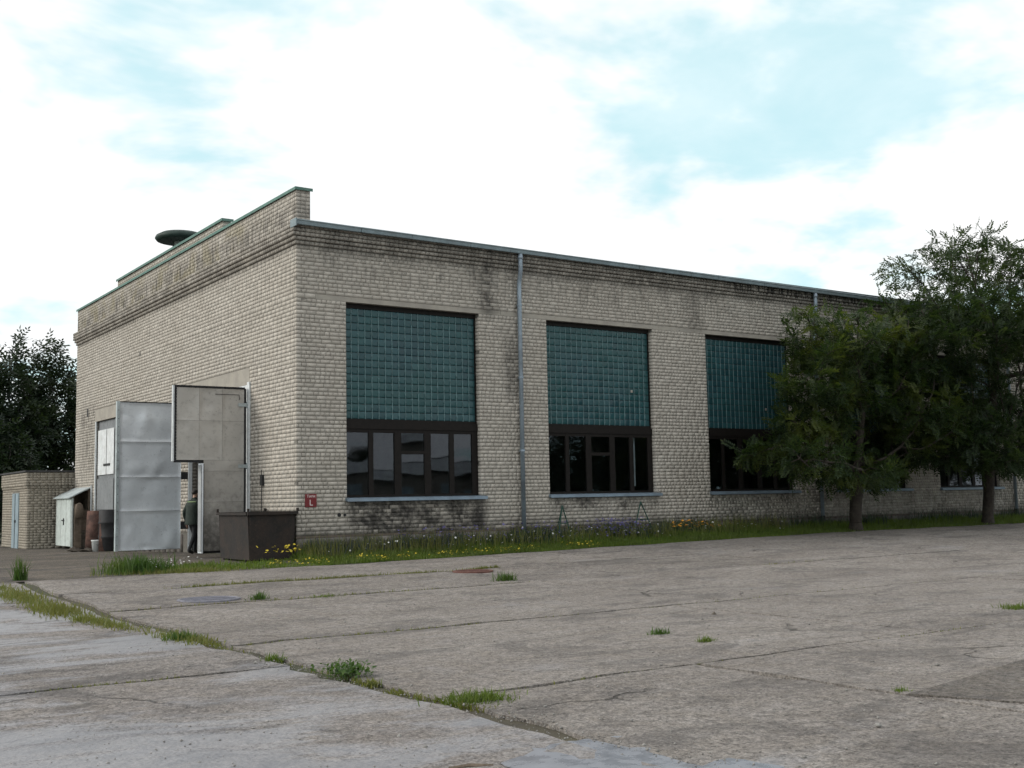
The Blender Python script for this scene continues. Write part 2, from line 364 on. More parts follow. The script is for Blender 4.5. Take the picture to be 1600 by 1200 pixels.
def boxes(L, jit=0.):
    L = np.asarray(L, float); n = len(L); V = np.empty((n, 8, 3))
    i = 0
    for z in (4, 5):
        for y in (2, 3):
            for x in (0, 1):
                V[:, i, 0] = L[:, x]; V[:, i, 1] = L[:, y]; V[:, i, 2] = L[:, z]; i += 1
    if jit: V += RNG.uniform(-jit, jit, V.shape)
    Fc = (BF[None]+(np.arange(n)*8)[:, None, None]).reshape(-1, 4)
    return V.reshape(-1, 3), Fc
class MB:
    def __init__(s): s.V = []; s.F = []; s.n = 0
    def raw(s, V, F):
        V = np.asarray(V, float).reshape(-1, 3)
        s.V.append(V); s.F += [tuple(int(i)+s.n for i in f) for f in F]; s.n += len(V); return s
    def box(s, *a): return s.raw(boxv(*a), BF)
    def tube(s, pts, r, seg=10, cap=True):
        pts = np.asarray(pts, float); k = len(pts); r = np.broadcast_to(np.asarray(r, float), (k,))
        V = []; ref = np.array([.13, .31, .94])
        for i in range(k):
            d = pts[min(i+1, k-1)]-pts[max(i-1, 0)]; d /= np.linalg.norm(d)+1e-9
            a = np.cross(d, ref if abs(d@ref) < .95 else np.array([1., 0, 0])); a /= np.linalg.norm(a); b = np.cross(d, a)
            for q in range(seg):
                th = 2*math.pi*q/seg; V.append(pts[i]+r[i]*(math.cos(th)*a+math.sin(th)*b))
        Fc = [(i*seg+q, i*seg+(q+1) % seg, (i+1)*seg+(q+1) % seg, (i+1)*seg+q) for i in range(k-1) for q in range(seg)]
        if cap: Fc += [tuple(range(seg))[::-1], tuple((k-1)*seg+q for q in range(seg))]
        return s.raw(V, Fc)
    def lathe(s, c, prof, seg=16, sx=1., sy=1.):
        V = [(c[0]+r*sx*math.cos(2*math.pi*q/seg), c[1]+r*sy*math.sin(2*math.pi*q/seg), c[2]+z) for r, z in prof for q in range(seg)]
        k = len(prof)
        Fc = [(i*seg+q, i*seg+(q+1) % seg, (i+1)*seg+(q+1) % seg, (i+1)*seg+q) for i in range(k-1) for q in range(seg)]
        Fc += [tuple(range(seg))[::-1], tuple((k-1)*seg+q for q in range(seg))]
        return s.raw(V, Fc)
    def build(s, name, mat, parent=None, smooth=False):
        return add(name, np.concatenate(s.V), s.F, mat, parent, smooth)
def obox(name, mat, parent, *a, bev=.0):
    o = MB().box(*a).build(name, mat, parent)
    if bev:
        b = o.modifiers.new('bevel', 'BEVEL'); b.width = bev; b.segments = 2
    return o

# ------------------------------------------------------------------ terrain
def ss(t_): t_ = np.clip(t_, 0, 1); return t_*t_*(3-2*t_)
def g(x, y):
    x = np.asarray(x, float); y = np.asarray(y, float)
    b = .22+.011*np.clip(x, 0, 16)
    t_ = np.interp(y, [-400, -13, -10, -6, -2.2, 3, 8, 13, 21, 40, 400], [0, 0, .05, .5, 1, 1.28, 1.15, .62, .3, 0, 0])
    return b*t_+.10*ss((y+2.2)/2.0)*ss((x+.6)/.6)*(y < .6)
def gz(x, y): return float(g(x, y))
def wob(x, y, s=1.): return np.sin(x*1.7*s+y*.6*s)*.5+np.sin(y*2.3*s-x*1.1*s+1.3)*.3+np.sin((x+y)*4.1*s+.5)*.2

def axis_vals(lo, hi, mid0, mid1, st):
    a = [lo]; v = lo; out = []
    far = [lo, lo*.55, lo*.3, lo*.18] if lo < mid0*1.5 else [lo]
    out = [lo, lo*.5, lo*.25, lo*.13]+list(np.arange(mid0, mid1, st))+[mid1, hi*.2, hi*.35, hi*.6, hi]
    return np.array(sorted(set(round(q, 3) for q in out)))
gx = axis_vals(-600, 600, -60, 100, 1.0); gy = axis_vals(-600, 600, -70, 60, .5)
XX, YY = np.meshgrid(gx, gy, indexing='ij')
inb = (XX > .1) & (YY > .1) & (YY < 20.6) & (XX < 37)
ZZ = g(XX, YY)-.05-.0*inb
ZZ = np.where((YY < -2.2) & (YY > -32) & (XX < 46) & (XX > -34), g(XX, YY)-.09, ZZ)
ny = len(gy); I = np.arange(len(gx)-1)[:, None]*ny+np.arange(ny-1)[None]
FG = np.stack([I, I+ny, I+ny+1, I+1], -1).reshape(-1, 4)
kind(add('ground', np.stack([XX, YY, ZZ], -1).reshape(-1, 3), FG, 'soil', smooth=True), 'structure', 'bare soil ground under yard and grass')

# concrete yard: a bed with one object per slab
def sheet(x0, x1, y0, y1, st, dz, edge=.0, seed=0):
    nx = max(5, int((x1-x0)/st)+1); ny_ = max(5, int((y1-y0)/st)+1)
    X, Y = np.meshgrid(np.linspace(x0, x1, nx), np.linspace(y0, y1, ny_), indexing='ij')
    if edge:
        rr = np.random.default_rng(seed)
        def rag(n):
            k = rr.normal(0, 1, n); k = np.convolve(k, [.25, .5, .25], 'same'); return k*edge
        X[0] += np.abs(rag(ny_)); X[-1] -= np.abs(rag(ny_)); Y[:, 0] += np.abs(rag(nx))*.7; Y[:, -1] -= np.abs(rag(nx))*.7
    if edge > .05:
        k_ = 0 if x0 > -6.7 else -1
        X[k_] += .07*wob(Y[k_]*.9, Y[k_]*.2, 1.)+.02*wob(Y[k_]*3.1, Y[k_], 1.)
    Z = g(X, Y)+dz+.006*wob(X, Y, 1.3)+.004*wob(Y*1.3, X*.9, 4.1)
    return X, Y, Z
def slab_mesh(x0, x1, y0, y1, st, dz, edge, seed, th=.12):
    X, Y, Z = sheet(x0, x1, y0, y1, st, dz, edge, seed)
    nx, ny_ = X.shape; V = np.stack([X, Y, Z], -1).reshape(-1, 3)
    I = np.arange(nx-1)[:, None]*ny_+np.arange(ny_-1)[None]
    Fq = np.stack([I, I+ny_, I+ny_+1, I+1], -1).reshape(-1, 4).tolist()
    ring = [i*ny_ for i in range(nx)]+[(nx-1)*ny_+j for j in range(1, ny_)]+[i*ny_+ny_-1 for i in range(nx-2, -1, -1)]+[j for j in range(ny_-2, 0, -1)]
    B = V[ring].copy(); B[:, 2] -= th; b0 = len(V); V = np.concatenate([V, B]); n = len(ring)
    Fq += [(ring[i], b0+i, b0+(i+1) % n, ring[(i+1) % n]) for i in range(n)]
    return V, Fq
X, Y, Z = sheet(-34, 46, -32, -2.25, 1., -.034)
nx, ny_ = X.shape; I = np.arange(nx-1)[:, None]*ny_+np.arange(ny_-1)[None]
yard = kind(add('yard', np.stack([X, Y, Z], -1).reshape(-1, 3), np.stack([I, I+ny_, I+ny_+1, I+1], -1).reshape(-1, 4), 'soil'), 'structure', 'weathered concrete slab yard')
YL = [-32, -26, -21.8, -17.5, -13.0, -8.2, -5.25, -2.35]
for j in range(len(YL)-1):
    x = -6.62
    while x < 45:
        L = RNG.uniform(5.5, 8.) if j != 2 else (2.9 if x < -6 else RNG.uniform(5.5, 8.))
        x1 = min(x+L, 46)
        tight = .008
        V, Fq = slab_mesh(x+.006, x1-.006, YL[j]+.009, YL[j+1]-.009, .22 if YL[j] < -12 and x < 4 else .45, RNG.uniform(-.004, .004), (.075 if x < -6 else .018), int(RNG.integers(1e6)))
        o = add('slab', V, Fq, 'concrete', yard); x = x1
YL2 = [-32, -27, -21.9, -14.9, -10.4, -6.0, -2.35]
for j in range(len(YL2)-1):
    x = -6.72
    while x > -33:
        L = RNG.uniform(5.5, 7.); x0 = max(x-L, -34)
        V, Fq = slab_mesh(x0+.01, x-.02, YL2[j]+.014, YL2[j+1]-.014, .22 if x > -14 and YL2[j] < -9 else .6, -.007+RNG.uniform(-.004, .004), .07 if x > -7 else .015, int(RNG.integers(1e6)))
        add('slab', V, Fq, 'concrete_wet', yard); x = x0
pp = [(-3.74, -19.86), (-3.44, -20.62), (-2.4, -21.3), (-.6, -20.7), (-.2, -19.5), (-1.5, -19.42), (-2.6, -19.66)]
kind(add('asphalt_patch', [(a_, b_, gz(a_, b_)+.016) for a_, b_ in pp]+[(a_, b_, gz(a_, b_)-.02) for a_, b_ in pp], [tuple(range(7))]+[(i, i+7, (i+1) % 7+7, (i+1) % 7) for i in range(7)], 'patch'), 'structure', 'dark asphalt patch at the lower right of the yard')
m, t = new_mat('puddle_silt_sky'); p = pos(t); n_ = t.noise(p, 5, 5, .65)
t.put(t.b.inputs['Base Color'], t.mix(t.ramp(n_, .35, .65), (.185, .193, .218), (.225, .234, .262))); t.put(t.b.inputs['Roughness'], t.ramp(n_, .3, .7, .14, .42)); bump(t, t.noise(p, 40, 3, .6), .12, .006); M['puddle'] = m  # silt grey with the sky's bluish reflection put into the colour
def puddle(pts, z, label, seed):
    rr = np.random.default_rng(seed); pts = np.array(pts); out = []
    for i in range(len(pts)):
        a_, b_ = pts[i], pts[(i+1) % len(pts)]
        for t_ in (0, .2, .4, .6, .8): out.append(a_+(b_-a_)*t_+rr.normal(0, .03, 2))
    out = np.array(out); o = add('puddle', np.column_stack([out, np.full(len(out), z)]), [tuple(range(len(out)))], 'puddle'); kind(o, 'structure', label)
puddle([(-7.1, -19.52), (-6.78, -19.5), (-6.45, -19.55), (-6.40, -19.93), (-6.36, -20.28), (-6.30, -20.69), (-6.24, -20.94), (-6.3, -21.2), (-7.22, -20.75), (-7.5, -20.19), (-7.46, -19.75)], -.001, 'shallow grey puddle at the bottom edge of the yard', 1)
# dirty apron before the gates
X, Y, Z = sheet(-34, -.35, -2.34, 30, .6, -.012)
Z = g(X, Y)-.012+.012*wob(X, Y, .5)
nx, ny_ = X.shape; I = np.arange(nx-1)[:, None]*ny_+np.arange(ny_-1)[None]
kind(add('driveway', np.stack([X, Y, Z], -1).reshape(-1, 3), np.stack([I, I+ny_, I+ny_+1, I+1], -1).reshape(-1, 4), 'apron', smooth=True), 'structure', 'dirty brown asphalt apron before the gates')

# ------------------------------------------------------------------ the warehouse
WIN = [(1.33, 5.27), (7.54, 11.46), (13.67, 17.50), (19.52, 23.35), (25.21, 28.92), (31.1, 34.9)]
XE, YE = 37., 20.72
ZL, ZM, ZS, ZO = 6.571, 3.60, 1.70, 1.596
GATES = [(3.05, 7.65), (13.2, 17.85)]; ZG, ZGT = 4.72, 5.15
P0, PC = .8, .0995
hall = thing('brick_hall', 'large pale brick industrial hall with tall glass-block windows and open metal gates', 'building')

core = MB()
y0, y1 = .0045, .30
core.box(.0045, XE, y0, y1, .1, ZO-.002); core.box(.0045, XE, y0, y1, ZL+.13, 8.40)
xs = [.0045]+[v for ab in WIN for v in (ab[0]-.012, ab[1]+.012)]+[XE]
for i in range(0, len(xs), 2): core.box(xs[i], xs[i+1], y0, y1, ZO-.002, ZL+.002 if i else ZL+.13)
# end wall
ys = [.30, GATES[0][0]-.012, GATES[0][1]+.012, GATES[1][0]-.012, GATES[1][1]+.012, YE-.012]
for i in (0, 2, 4): core.box(.0045, .30, ys[i], ys[i+1], .1, ZG)
core.box(.0045, .30, .30, YE-.012, ZGT+.002, 8.40); core.box(.016, .296, GATES[0][1]+.1, GATES[1][0]-.1, ZG, ZGT+.002); core.box(.016, .296, .3, 2.97, ZG, ZGT+.002); core.box(.016, .296, 17.96, YE-.012, ZG, ZGT+.002)
core.box(.0045, .37, .0045, YE-.012, 8.40, 9.285)
wall = core.build('wall', 'mortar', hall)
MB().box(.31, XE, YE-.3, YE, .1, 8.4).box(XE-.3, XE-.001, .31, YE-.31, .1, 8.39).build('rear_wall', 'inner', hall)
MB().raw([(.38, -.16, 8.385), (XE, -.16, 8.30), (XE, YE/2, 9.05), (.38, YE/2, 9.05), (XE, YE+.3, 8.44), (.38, YE+.3, 8.44),
          (.38, -.16, 8.37), (XE, -.16, 8.28), (XE, YE/2, 8.9), (.38, YE/2, 8.9), (XE, YE+.3, 8.40), (.38, YE+.3, 8.40)],
         [(0, 1, 2, 3), (3, 2, 4, 5), (6, 9, 8, 7), (9, 11, 10, 8), (0, 6, 7, 1), (5, 4, 10, 11), (0, 3, 5, 11, 9, 6), (1, 7, 8, 10, 4, 2)]).build('roof', 'roof', hall)
MB().box(.32, XE-.31, .32, YE-.32, .0, .30).build('floor', 'floor', hall)
MB().box(.305, XE-.3, 6.5, 6.62, .3, 8.35).build('inner_partition', 'inner', hall) if False else None

# brick courses --------------------------------------------------
def fill(a, b, bt, ph, hd=.13, st=.26):
    """cut one course between a and b into bricks: bt = 0 stretchers, 1 headers, 2 mixed"""
    out = []; x = a-ph
    k = 0; run_ = []
    while x < b-1e-6:
        if bt == 1: L = hd
        elif bt == 0: L = st
        else:
            if not run_: run_ = [st]*int(RNG.integers(1, 3)) if RNG.uniform() < .55 else [hd]*int(RNG.integers(1, 5))
            L = run_.pop()
        e = x+L; lo, hi = max(x, a), min(e, b)
        if hi-lo > .045: out.append([lo, hi])
        elif out and hi > lo: out[-1][1] = hi
        x = e; k += 1
    return out
J = .0040
PATT = [2, 2, 0, 2, 2, 1, 2, 0, 2, 2, 2, 1, 2]
rows_front = [(P0+PC*k, P0+PC*(k+1), 0., k) for k in range(58)]
rows_front += [(ZL, ZL+.13, 0., 58)]
rows_front += [(ZL+.13+.0985*k, ZL+.13+.0985*(k+1), 0., 59+k) for k in range(12)]
zc = ZL+.13+.0985*12
CORN = [.045, .09, .135, .135, .135]
rows_front += [(zc+.1*k, zc+.1*(k+1), CORN[k], 71+k) for k in range(5)]
ztop = zc+.5
BR = []       # x0,x1,y0,y1,z0,z1
EB = []
for (z0, z1, pr, k) in rows_front:
    bt = PATT[k % len(PATT)] if pr == 0 else 1
    ph = (k*.13) % .26 if bt == 0 else RNG.uniform(0, .2)
    zm_ = (z0+z1)/2; iv = [(-pr, XE)]
    odd = k % 2 == 0
    if pr == 0:
        iv = []; a = 0. if odd else .13
        if zm_ > ZL and zm_ < ZL+.13: iv = [(a, .5)]
        elif zm_ < ZO or zm_ > ZL: iv = [(a, XE)]
        else:
            for (wa, wb) in WIN: iv.append((a, wa)); a = wb
            iv.append((a, XE))
    jam = set(v for ab in WIN for v in ab)
    for (a, b) in iv:
        for lo, hi in fill(a, b, bt, ph):
            dep = .235 if (lo in jam or hi in jam) and ZO < zm_ < ZL else .12
            off = RNG.normal(0, .0012)
            l2 = lo+(J+.002 if lo > a+.001 or a > .01 and a not in jam else 0.); h2 = hi-(J+.002 if hi < b-.001 else 0.)
            BR.append((l2, h2, -pr+off, dep, z0+(J if pr == 0 else .02), z1-J))
# end wall rows share the courses; parapet above
rows_end = [(z0, z1, pr, k) for (z0, z1, pr, k) in rows_front]
kk = 76; z = ztop
while z < 9.27:
    rows_end.append((z, z+.1, 0., kk)); z += .1; kk += 1
for (z0, z1, pr, k) in rows_end:
    bt = [2, 0, 2, 2, 1, 2, 0, 2][k % 8] if pr == 0 else 1
    ph = (k*.13+.05) % .26; zm_ = (z0+z1)/2
    odd = k % 2 == 0
    par = z0 >= ztop-.001
    a = .13 if (odd and not par) else 0.
    if pr: a = -pr+.135
    b = YE if not pr else YE+pr
    iv = [(a, b)]
    if pr == 0 and zm_ < ZG:
        iv = [(a, GATES[0][0]), (GATES[0][1], GATES[1][0]), (GATES[1][1], b)]
    elif pr == 0 and zm_ < ZGT+.02:
        iv = [(a, 2.97), (GATES[0][1]+.1, GATES[1][0]-.1), (17.96, b)]
    jam = set(v for ab in GATES for v in ab)
    for (a, b2) in iv:
        for lo, hi in fill(a, b2, bt, ph):
            dep = .235 if (lo in jam or hi in jam) else .12
            off = RNG.normal(0, .0012)
            l2 = lo+(J if lo > a+.001 or a == .13 else 0.); h2 = hi-(J if hi < b2-.001 else 0.)
            EB.append((-pr+off, dep, l2, h2, z0+(J if pr == 0 else .02), z1-J))
    if par:     # parapet return seen from the front
        for lo, hi in fill(.125, .37, 1, 0): BR.append((lo+J, hi-J, 0., .10, z0+J, z1-J))
BR = np.array(BR); EB = np.array(EB)
cu, cvv, cz_ = project(np.stack([(BR[:, 0]+BR[:, 1])/2, BR[:, 2], (BR[:, 4]+BR[:, 5])/2], 1))
a0 = project(np.stack([BR[:, 0], BR[:, 2], BR[:, 4]], 1)); a1 = project(np.stack([BR[:, 1], BR[:, 2], BR[:, 5]], 1))
area = np.abs((a1[0]-a0[0])*(a1[1]-a0[1])); area[(BR[:, 4] < .85)] = 0
white_ix = [i for i in range(len(BR)) if BR[i, 0] < .02 and (1.09 < (BR[i, 4]+BR[i, 5])/2 < 1.19 or .89 < (BR[i, 4]+BR[i, 5])/2 < .99)]
single = set(np.argsort(-area)[:300].tolist())-set(white_ix)
cache = {}
for i in sorted(single):
    b = BR[i]; key = (round(b[1]-b[0], 3), round(b[3]-b[2], 2), round(b[5]-b[4], 3))
    c = ((b[0]+b[1])/2, b[2], (b[4]+b[5])/2)
    if key not in cache:
        hx = key[0]/2; hz = key[2]/2
        V = boxv(-hx, hx, 0, key[1], -hz, hz)
        me = mk_mesh('brick', V, BF); me.materials.append(M['brick']); cache[key] = me
    o = bpy.data.objects.new('brick', cache[key]); o.location = c; o.rotation_euler = (RNG.normal(0, .004), RNG.normal(0, .003), RNG.normal(0, .004)); link(o, wall)
for i in white_ix:
    add('painted_brick', boxv(BR[i, 0]-.003, BR[i, 1], BR[i, 2]-.003, BR[i, 3], BR[i, 4], BR[i, 5]), BF, 'white_brick', wall)['label'] = 'white painted brick at the hall corner'
rest = np.array([i for i in range(len(BR)) if i not in single and i not in white_ix])
V, Fq = boxes(BR[rest], .0014); kind(add('front_bricks', V, Fq, 'brick', wall), 'stuff')
V, Fq = boxes(EB, .0014); kind(add('end_bricks', V, Fq, 'brick', wall), 'stuff')
# raised brick middle of the end parapet
RB = []
for k in range(3):
    for lo, hi in fill(5.15, 15.5, 0, (k*.13) % .26): RB.append((.06, .30, lo+J, hi-J, 9.325+.095*k+J, 9.325+.095*(k+1)-J))
V, Fq = boxes(RB, .0014); rp = add('raised_parapet', boxv(.07, .29, 5.155, 15.495, 9.32, 9.61), BF, 'mortar', hall)
kind(add('parapet_bricks', V, Fq, 'brick', rp), 'stuff')
cop = MB()
def coping(x0, x1, y0, y1, z): cop.box(x0, x1, y0, y1, z, z+.035).box(x0, x0+.012, y0, y1, z-.04, z).box(x0+.012, x1, y0, y0+.012, z-.04, z)
coping(-.05, .42, -.05, YE+.05, 9.287); coping(.01, .36, 5.10, 15.55, 9.612)
cop.build('coping', 'coping', hall)
# lintel band and gate lintels
lb = MB(); xl = .5
for x1 in (6.0, 12.6, 18.6, 24.3, 30, XE): lb.box(xl+.004, x1-.004, -.002, .26, ZL+.004, ZL+.126); xl = x1
lb.build('lintel', 'lintel', hall)
for (a, b) in ((2.975, GATES[0][1]+.09), (GATES[1][0]-.09, 17.955)): obox('gate_lintel', 'lintel', hall, -.004, .25, a, b, ZG+.004, ZGT+.012)
# plinth: brown ledge, rough stones
MB().box(-.02, XE, -.025, .12, .745, .796).build('plinth_ledge', 'ledge', hall)
pl = MB().box(.03, XE, .03, .3, .05, .743).build('plinth', 'mortar', hall)
x = -.01
while x < XE:
    L = RNG.uniform(.28, .55); h = RNG.uniform(.44, .56)
    for (z0, z1) in ((.1, h), (h+.012, .742)):
        V = boxv(x+.008, x+L-.008, -.035+RNG.uniform(-.02, .02), .1, z0, z1)+RNG.uniform(-.012, .012, (8, 3)); V[V[:, 2] > .742, 2] = .742
        add('stone', V, BF, 'plinthstone', pl)
    x += L
for y in np.arange(.12, 20.4, .5):
    if any(a-.3 < y < b for a, b in GATES): continue
    V = boxv(-.03+RNG.uniform(-.02, .02), .1, y+.01, y+.49, .05, .74)+RNG.uniform(-.01, .01, (8, 3)); add('stone', V, BF, 'plinthstone', pl)

# gutter in lengths
gut = MB().box(-.13, XE, -.26, -.12, 8.405, 8.425).build('gutter', 'gutter', hall)
x = -.14; k = 0
while x < XE:
    L = RNG.uniform(1.1, 2.2); x1 = min(x+L, XE); z = 8.455-.004*x; dy = RNG.uniform(-.006, .006)
    sg = MB(); y0 = -.30+dy
    z2 = 8.455-.004*x1
    prof = [(y0, 0), (y0-.015, -.02), (y0, -.05), (y0+.01, -.125), (y0+.06, -.135), (y0+.12, -.10), (y0+.12, 0)]
    V = [(xx, py, zz+pz) for xx, zz in ((x+.006, z), (x1-.004, z2)) for py, pz in prof]; n = len(prof)
    sg.raw(V, [(q, n+q, n+(q+1) % n, (q+1) % n) for q in range(n)]+[tuple(range(n)), tuple(range(2*n-1, n-1, -1))])
    sg.build('gutter_length', 'gutter', gut)
    x = x1
gb = MB().box(-.15, -.125, -.32, .02, 8.28, 8.47).build('end_plate', 'gutter', gut)
# downpipes
for px in (6.56, 18.62, 29.75):
    zt = 8.29-.004*px; yb = gz(px, -.1)
    dp = MB().tube([(px-.03, -.24, zt+.03), (px-.03, -.24, zt-.10), (px-.03, -.235, zt-.40), (px-.025, -.215, zt-.50), (px-.01, -.15, zt-.66), (px, -.115, zt-.78), (px, -.11, zt-1.), (px, -.11, yb+.25)], .062, 14).build('downpipe', 'pipe', hall, True)
    MB().tube([(px-.03, -.24, zt-.02), (px-.03, -.24, zt-.12)], .075, 14).build('collar', 'pipe', dp, True)
    MB().tube([(px, -.11, yb+.3), (px, -.12, yb+.12), (px, -.20, yb+.02)], .075, 12).build('shoe', 'dark', dp, True)
    for zz in (zt-1.4, zt-3.4, zt-5.4): MB().tube([(px, -.11, zz), (px, -.11, zz+.05)], .072, 14).box(px-.02, px+.02, -.06, .01, zz, zz+.04).build('bracket', 'pipe', dp)

# windows
YB = .17
blk_cache = {}
def block_verts(wx, wz):
    """glass block face: bevelled, slightly pillowed"""
    hx, hz = wx/2, wz/2; e = .012; V = []; F_ = []
    rings = [(hx, hz, .03), (hx, hz, .002), (hx-e*.5, hz-e*.4, -.003), (hx-.03, hz-.025, -.0045)]
    for a, b, y in rings: V += [(-a, y, -b), (a, y, -b), (a, y, b), (-a, y, b)]
    for r_ in range(3):
        for q in range(4): F_.append((r_*4+q, r_*4+(q+1) % 4, r_*4+4+(q+1) % 4, r_*4+4+q))
    F_.append((12, 13, 14, 15))
    return np.array(V, float), np.array(F_)
for wi, (a, b) in enumerate(WIN):
    win = MB().box(a+.002, b-.002, YB+.012, YB+.06, ZM+.06, ZL-.12).build('window', 'blockmortar', hall)
    MB().box(a+.002, b-.002, .11, .30, ZM-.19, ZM-.012).box(a+.002, b-.002, YB-.01, .26, ZM-.012, ZM+.06).build('transom_beam', 'frame', win)
    MB().box(a+.002, b-.002, YB-.02, YB+.07, ZL-.12, ZL+.002).box(a+.002, a+.035, YB-.012, YB+.06, ZM+.06, ZL-.12).box(b-.035, b-.002, YB-.012, YB+.06, ZM+.06, ZL-.12).build('head_frame', 'frame', win)
    nc, nr = 20, 15; wx = (b-a-.07)/nc; wz = (ZL-.12-ZM-.06)/nr
    V, Fq = block_verts(wx-.023, wz-.014)
    AV = []; AF = []; n = 0
    for i in range(nc):
        for j in range(nr):
            c = np.array([a+.035+wx*(i+.5), YB+.004+RNG.normal(0, .0015), ZM+.06+wz*(j+.5)])
            broken = (wi == 1 and (i, j) in ((16, 5),)) or (wi == 2 and (i, j) == (14, 3))
            tx, tz = RNG.normal(0, .012, 2)
            if wi == 0:
                if 'b' not in blk_cache:
                    me = mk_mesh('glass_block', V, Fq); me.materials.append(M['block']); blk_cache['b'] = me
                o = bpy.data.objects.new('glass_block', blk_cache['b']); o.location = c; o.rotation_euler = (tx, 0, tz); link(o, win)
            else:
                W_ = V.copy(); W_[:, 1] += W_[:, 0]*tz-W_[:, 2]*tx
                if broken:
                    q_ = W_*.45+c; q_[:, 1] -= .012; add('pale_patch', q_, Fq, 'lintel', win)
                AV.append(W_+c); AF.append(Fq+n); n += len(V)
    fins = MB()
    for i in range(1, nc): fins.box(a+.035+wx*i-.0105, a+.035+wx*i+.0105, YB+.0005, YB+.011, ZM+.06, ZL-.12)
    kind(fins.build('sky_edge_fins', 'fin', win), 'stuff')  # vertical joints carrying the painted sky glint of the block bevels
    if wi: kind(add('glass_blocks', np.concatenate(AV), np.concatenate(AF), 'block', win), 'stuff')
    # lower sash window
    z0, z1 = ZS, ZM-.19; W_ = b-a; yf0, yf1 = .13, .20
    fr = MB(); cuts = [0, .012, .172, .205, .36, .41, .583, .632, .775, .812, .955, 1.]
    for q in range(0, 12, 2): fr.box(a+.003+(W_-.006)*cuts[q], a+.003+(W_-.006)*cuts[q+1], yf0, yf1, z0, z1)
    fo = fr.build('sash_frame', 'frame', win)
    for q in range(1, 11, 2):
        xa, xb = a+W_*cuts[q], a+W_*cuts[q+1]
        obox('bottom_rail', 'frame', win, xa, xb, yf0+.004, yf1-.004, z0, z0+.06); obox('top_rail', 'frame', win, xa, xb, yf0+.004, yf1-.004, z1-.09, z1)
        if q == 5:
            zt = z1-.54; MB().box(xa, xb, yf0+.004, yf1-.004, zt-.09, zt).build('transom', 'frame', win)
            segs = [(z0+.06, zt-.09), (zt, z1-.09)]
        else: segs = [(z0+.06, z1-.09)]
        for (s0, s1) in segs:
            tl = RNG.normal(0, .007); tl2 = RNG.normal(0, .006)
            V4 = [(xa-.004, .165-tl*W_*.1, s0), (xb+.004, .165+tl*W_*.1, s0), (xb+.004, .165+tl*W_*.1+tl2, s1), (xa-.004, .165-tl*W_*.1+tl2, s1)]
            add('pane', V4, [(0, 1, 2, 3)], 'glass', win)
    # metal sill in two lengths
    sl_ = MB()
    for (u0, u1) in ((a-.04, (a+b)/2), ((a+b)/2+.004, b+.14)):
        sl_.raw([(u0, -.115, 1.60), (u1, -.115, 1.60), (u1, -.11, 1.675), (u0, -.11, 1.675), (u0, .0, 1.69), (u1, .0, 1.69), (u0, .0, 1.615), (u1, .0, 1.615)],
                [(0, 1, 2, 3), (3, 2, 5, 4), (0, 6, 7, 1), (0, 3, 4, 6), (1, 7, 5, 2), (4, 5, 7, 6)])
    sl_.box(a+.003, b-.003, .0, .13, 1.60, 1.694)
    sl_.build('sill', 'sill', win)
# small bits of interior seen through the panes
MB().box(10.85, 11.05, .45, .48, 1.9, 3.35).build('inner_curtain', 'white', hall)
# round vent holes and a small hole in the end wall
for hx in (1.12, 1.27): MB().tube([(hx, -.012, 1.28), (hx, .05, 1.28)], .05 if hx < 1.2 else .036, 10).build('vent_hole', 'black', hall)
obox('wall_hole', 'black', hall, -.006, .05, 12.5, 12.6, 6.56, 6.70); obox('wall_hole', 'black', hall, -.006, .05, 18.93, 19.1, 4.98, 5.3)

# gate leaves ------------------------------------------------------
def dented(x0, x1, y, z0, z1, amp, seed, st=.05, thick=.02):
    nx = max(3, int((x1-x0)/st)); nz = max(3, int((z1-z0)/st)); rr = np.random.default_rng(seed)
    X, Z = np.meshgrid(np.linspace(x0, x1, nx), np.linspace(z0, z1, nz), indexing='ij')
    D = np.zeros_like(X)
    for _ in range(9):
        cx, cz2 = rr.uniform(x0, x1), rr.uniform(z0, z1); s_ = rr.uniform(.08, .3); D += rr.normal(0, amp)*np.exp(-((X-cx)**2+((Z-cz2)*rr.uniform(.5, 1.5))**2)/s_**2)
        ang = rr.uniform(0, 6.28); D += amp*.25*np.abs(np.sin((X*math.cos(ang)+Z*math.sin(ang))*rr.uniform(2, 6)+rr.uniform(0, 6)))
    ed = np.minimum(np.minimum(X-x0, x1-X), np.minimum(Z-z0, z1-Z)); D *= np.clip(ed/.06, 0, 1); D -= .004*np.clip(ed/.03, 0, 1)
    V = np.stack([X, y+D, Z], -1).reshape(-1, 3); I = np.arange(nx-1)[:, None]*nz+np.arange(nz-1)[None]
    return V, np.stack([I, I+nz, I+nz+1, I+1], -1).reshape(-1, 4)
# right leaf: L-shaped, pale inner sheet with dark stitched edges
yl = 3.0
lf = MB().box(-1.96, -.10, yl+.055, yl+.085, 2.70, 4.61).box(-1.33, -.10, yl+.055, yl+.085, .36, 2.70).build('gate_leaf', 'dark', hall)
lf['label'] = 'L-shaped gate leaf with dull beige sheet metal panels'
for k, (x0, x1, z0, z1) in enumerate([(-1.94, -1.34, 2.73, 3.74), (-1.34, -.73, 2.73, 3.74), (-.73, -.14, 2.73, 3.74), (-1.94, -1.34, 3.74, 4.58), (-1.34, -.73, 3.74, 4.58), (-.73, -.14, 3.74, 4.58),
                                     (-1.22, -.14, 2.45, 2.73), (-1.22, -.14, 1.66, 2.45), (-1.22, -.14, .42, 1.66)]):
    V, Fq = dented(x0+.002, x1-.002, yl-.004, z0+.002, z1-.002, .008, 50+k); add('panel', V, Fq, 'beige', lf, True)
es = MB()
for zz in np.arange(2.72, 4.58, .075): es.box(-1.985, -1.93, yl-.022, yl+.08, zz, zz+.062)
es.build('edge_strip', 'black', lf)
es = MB()
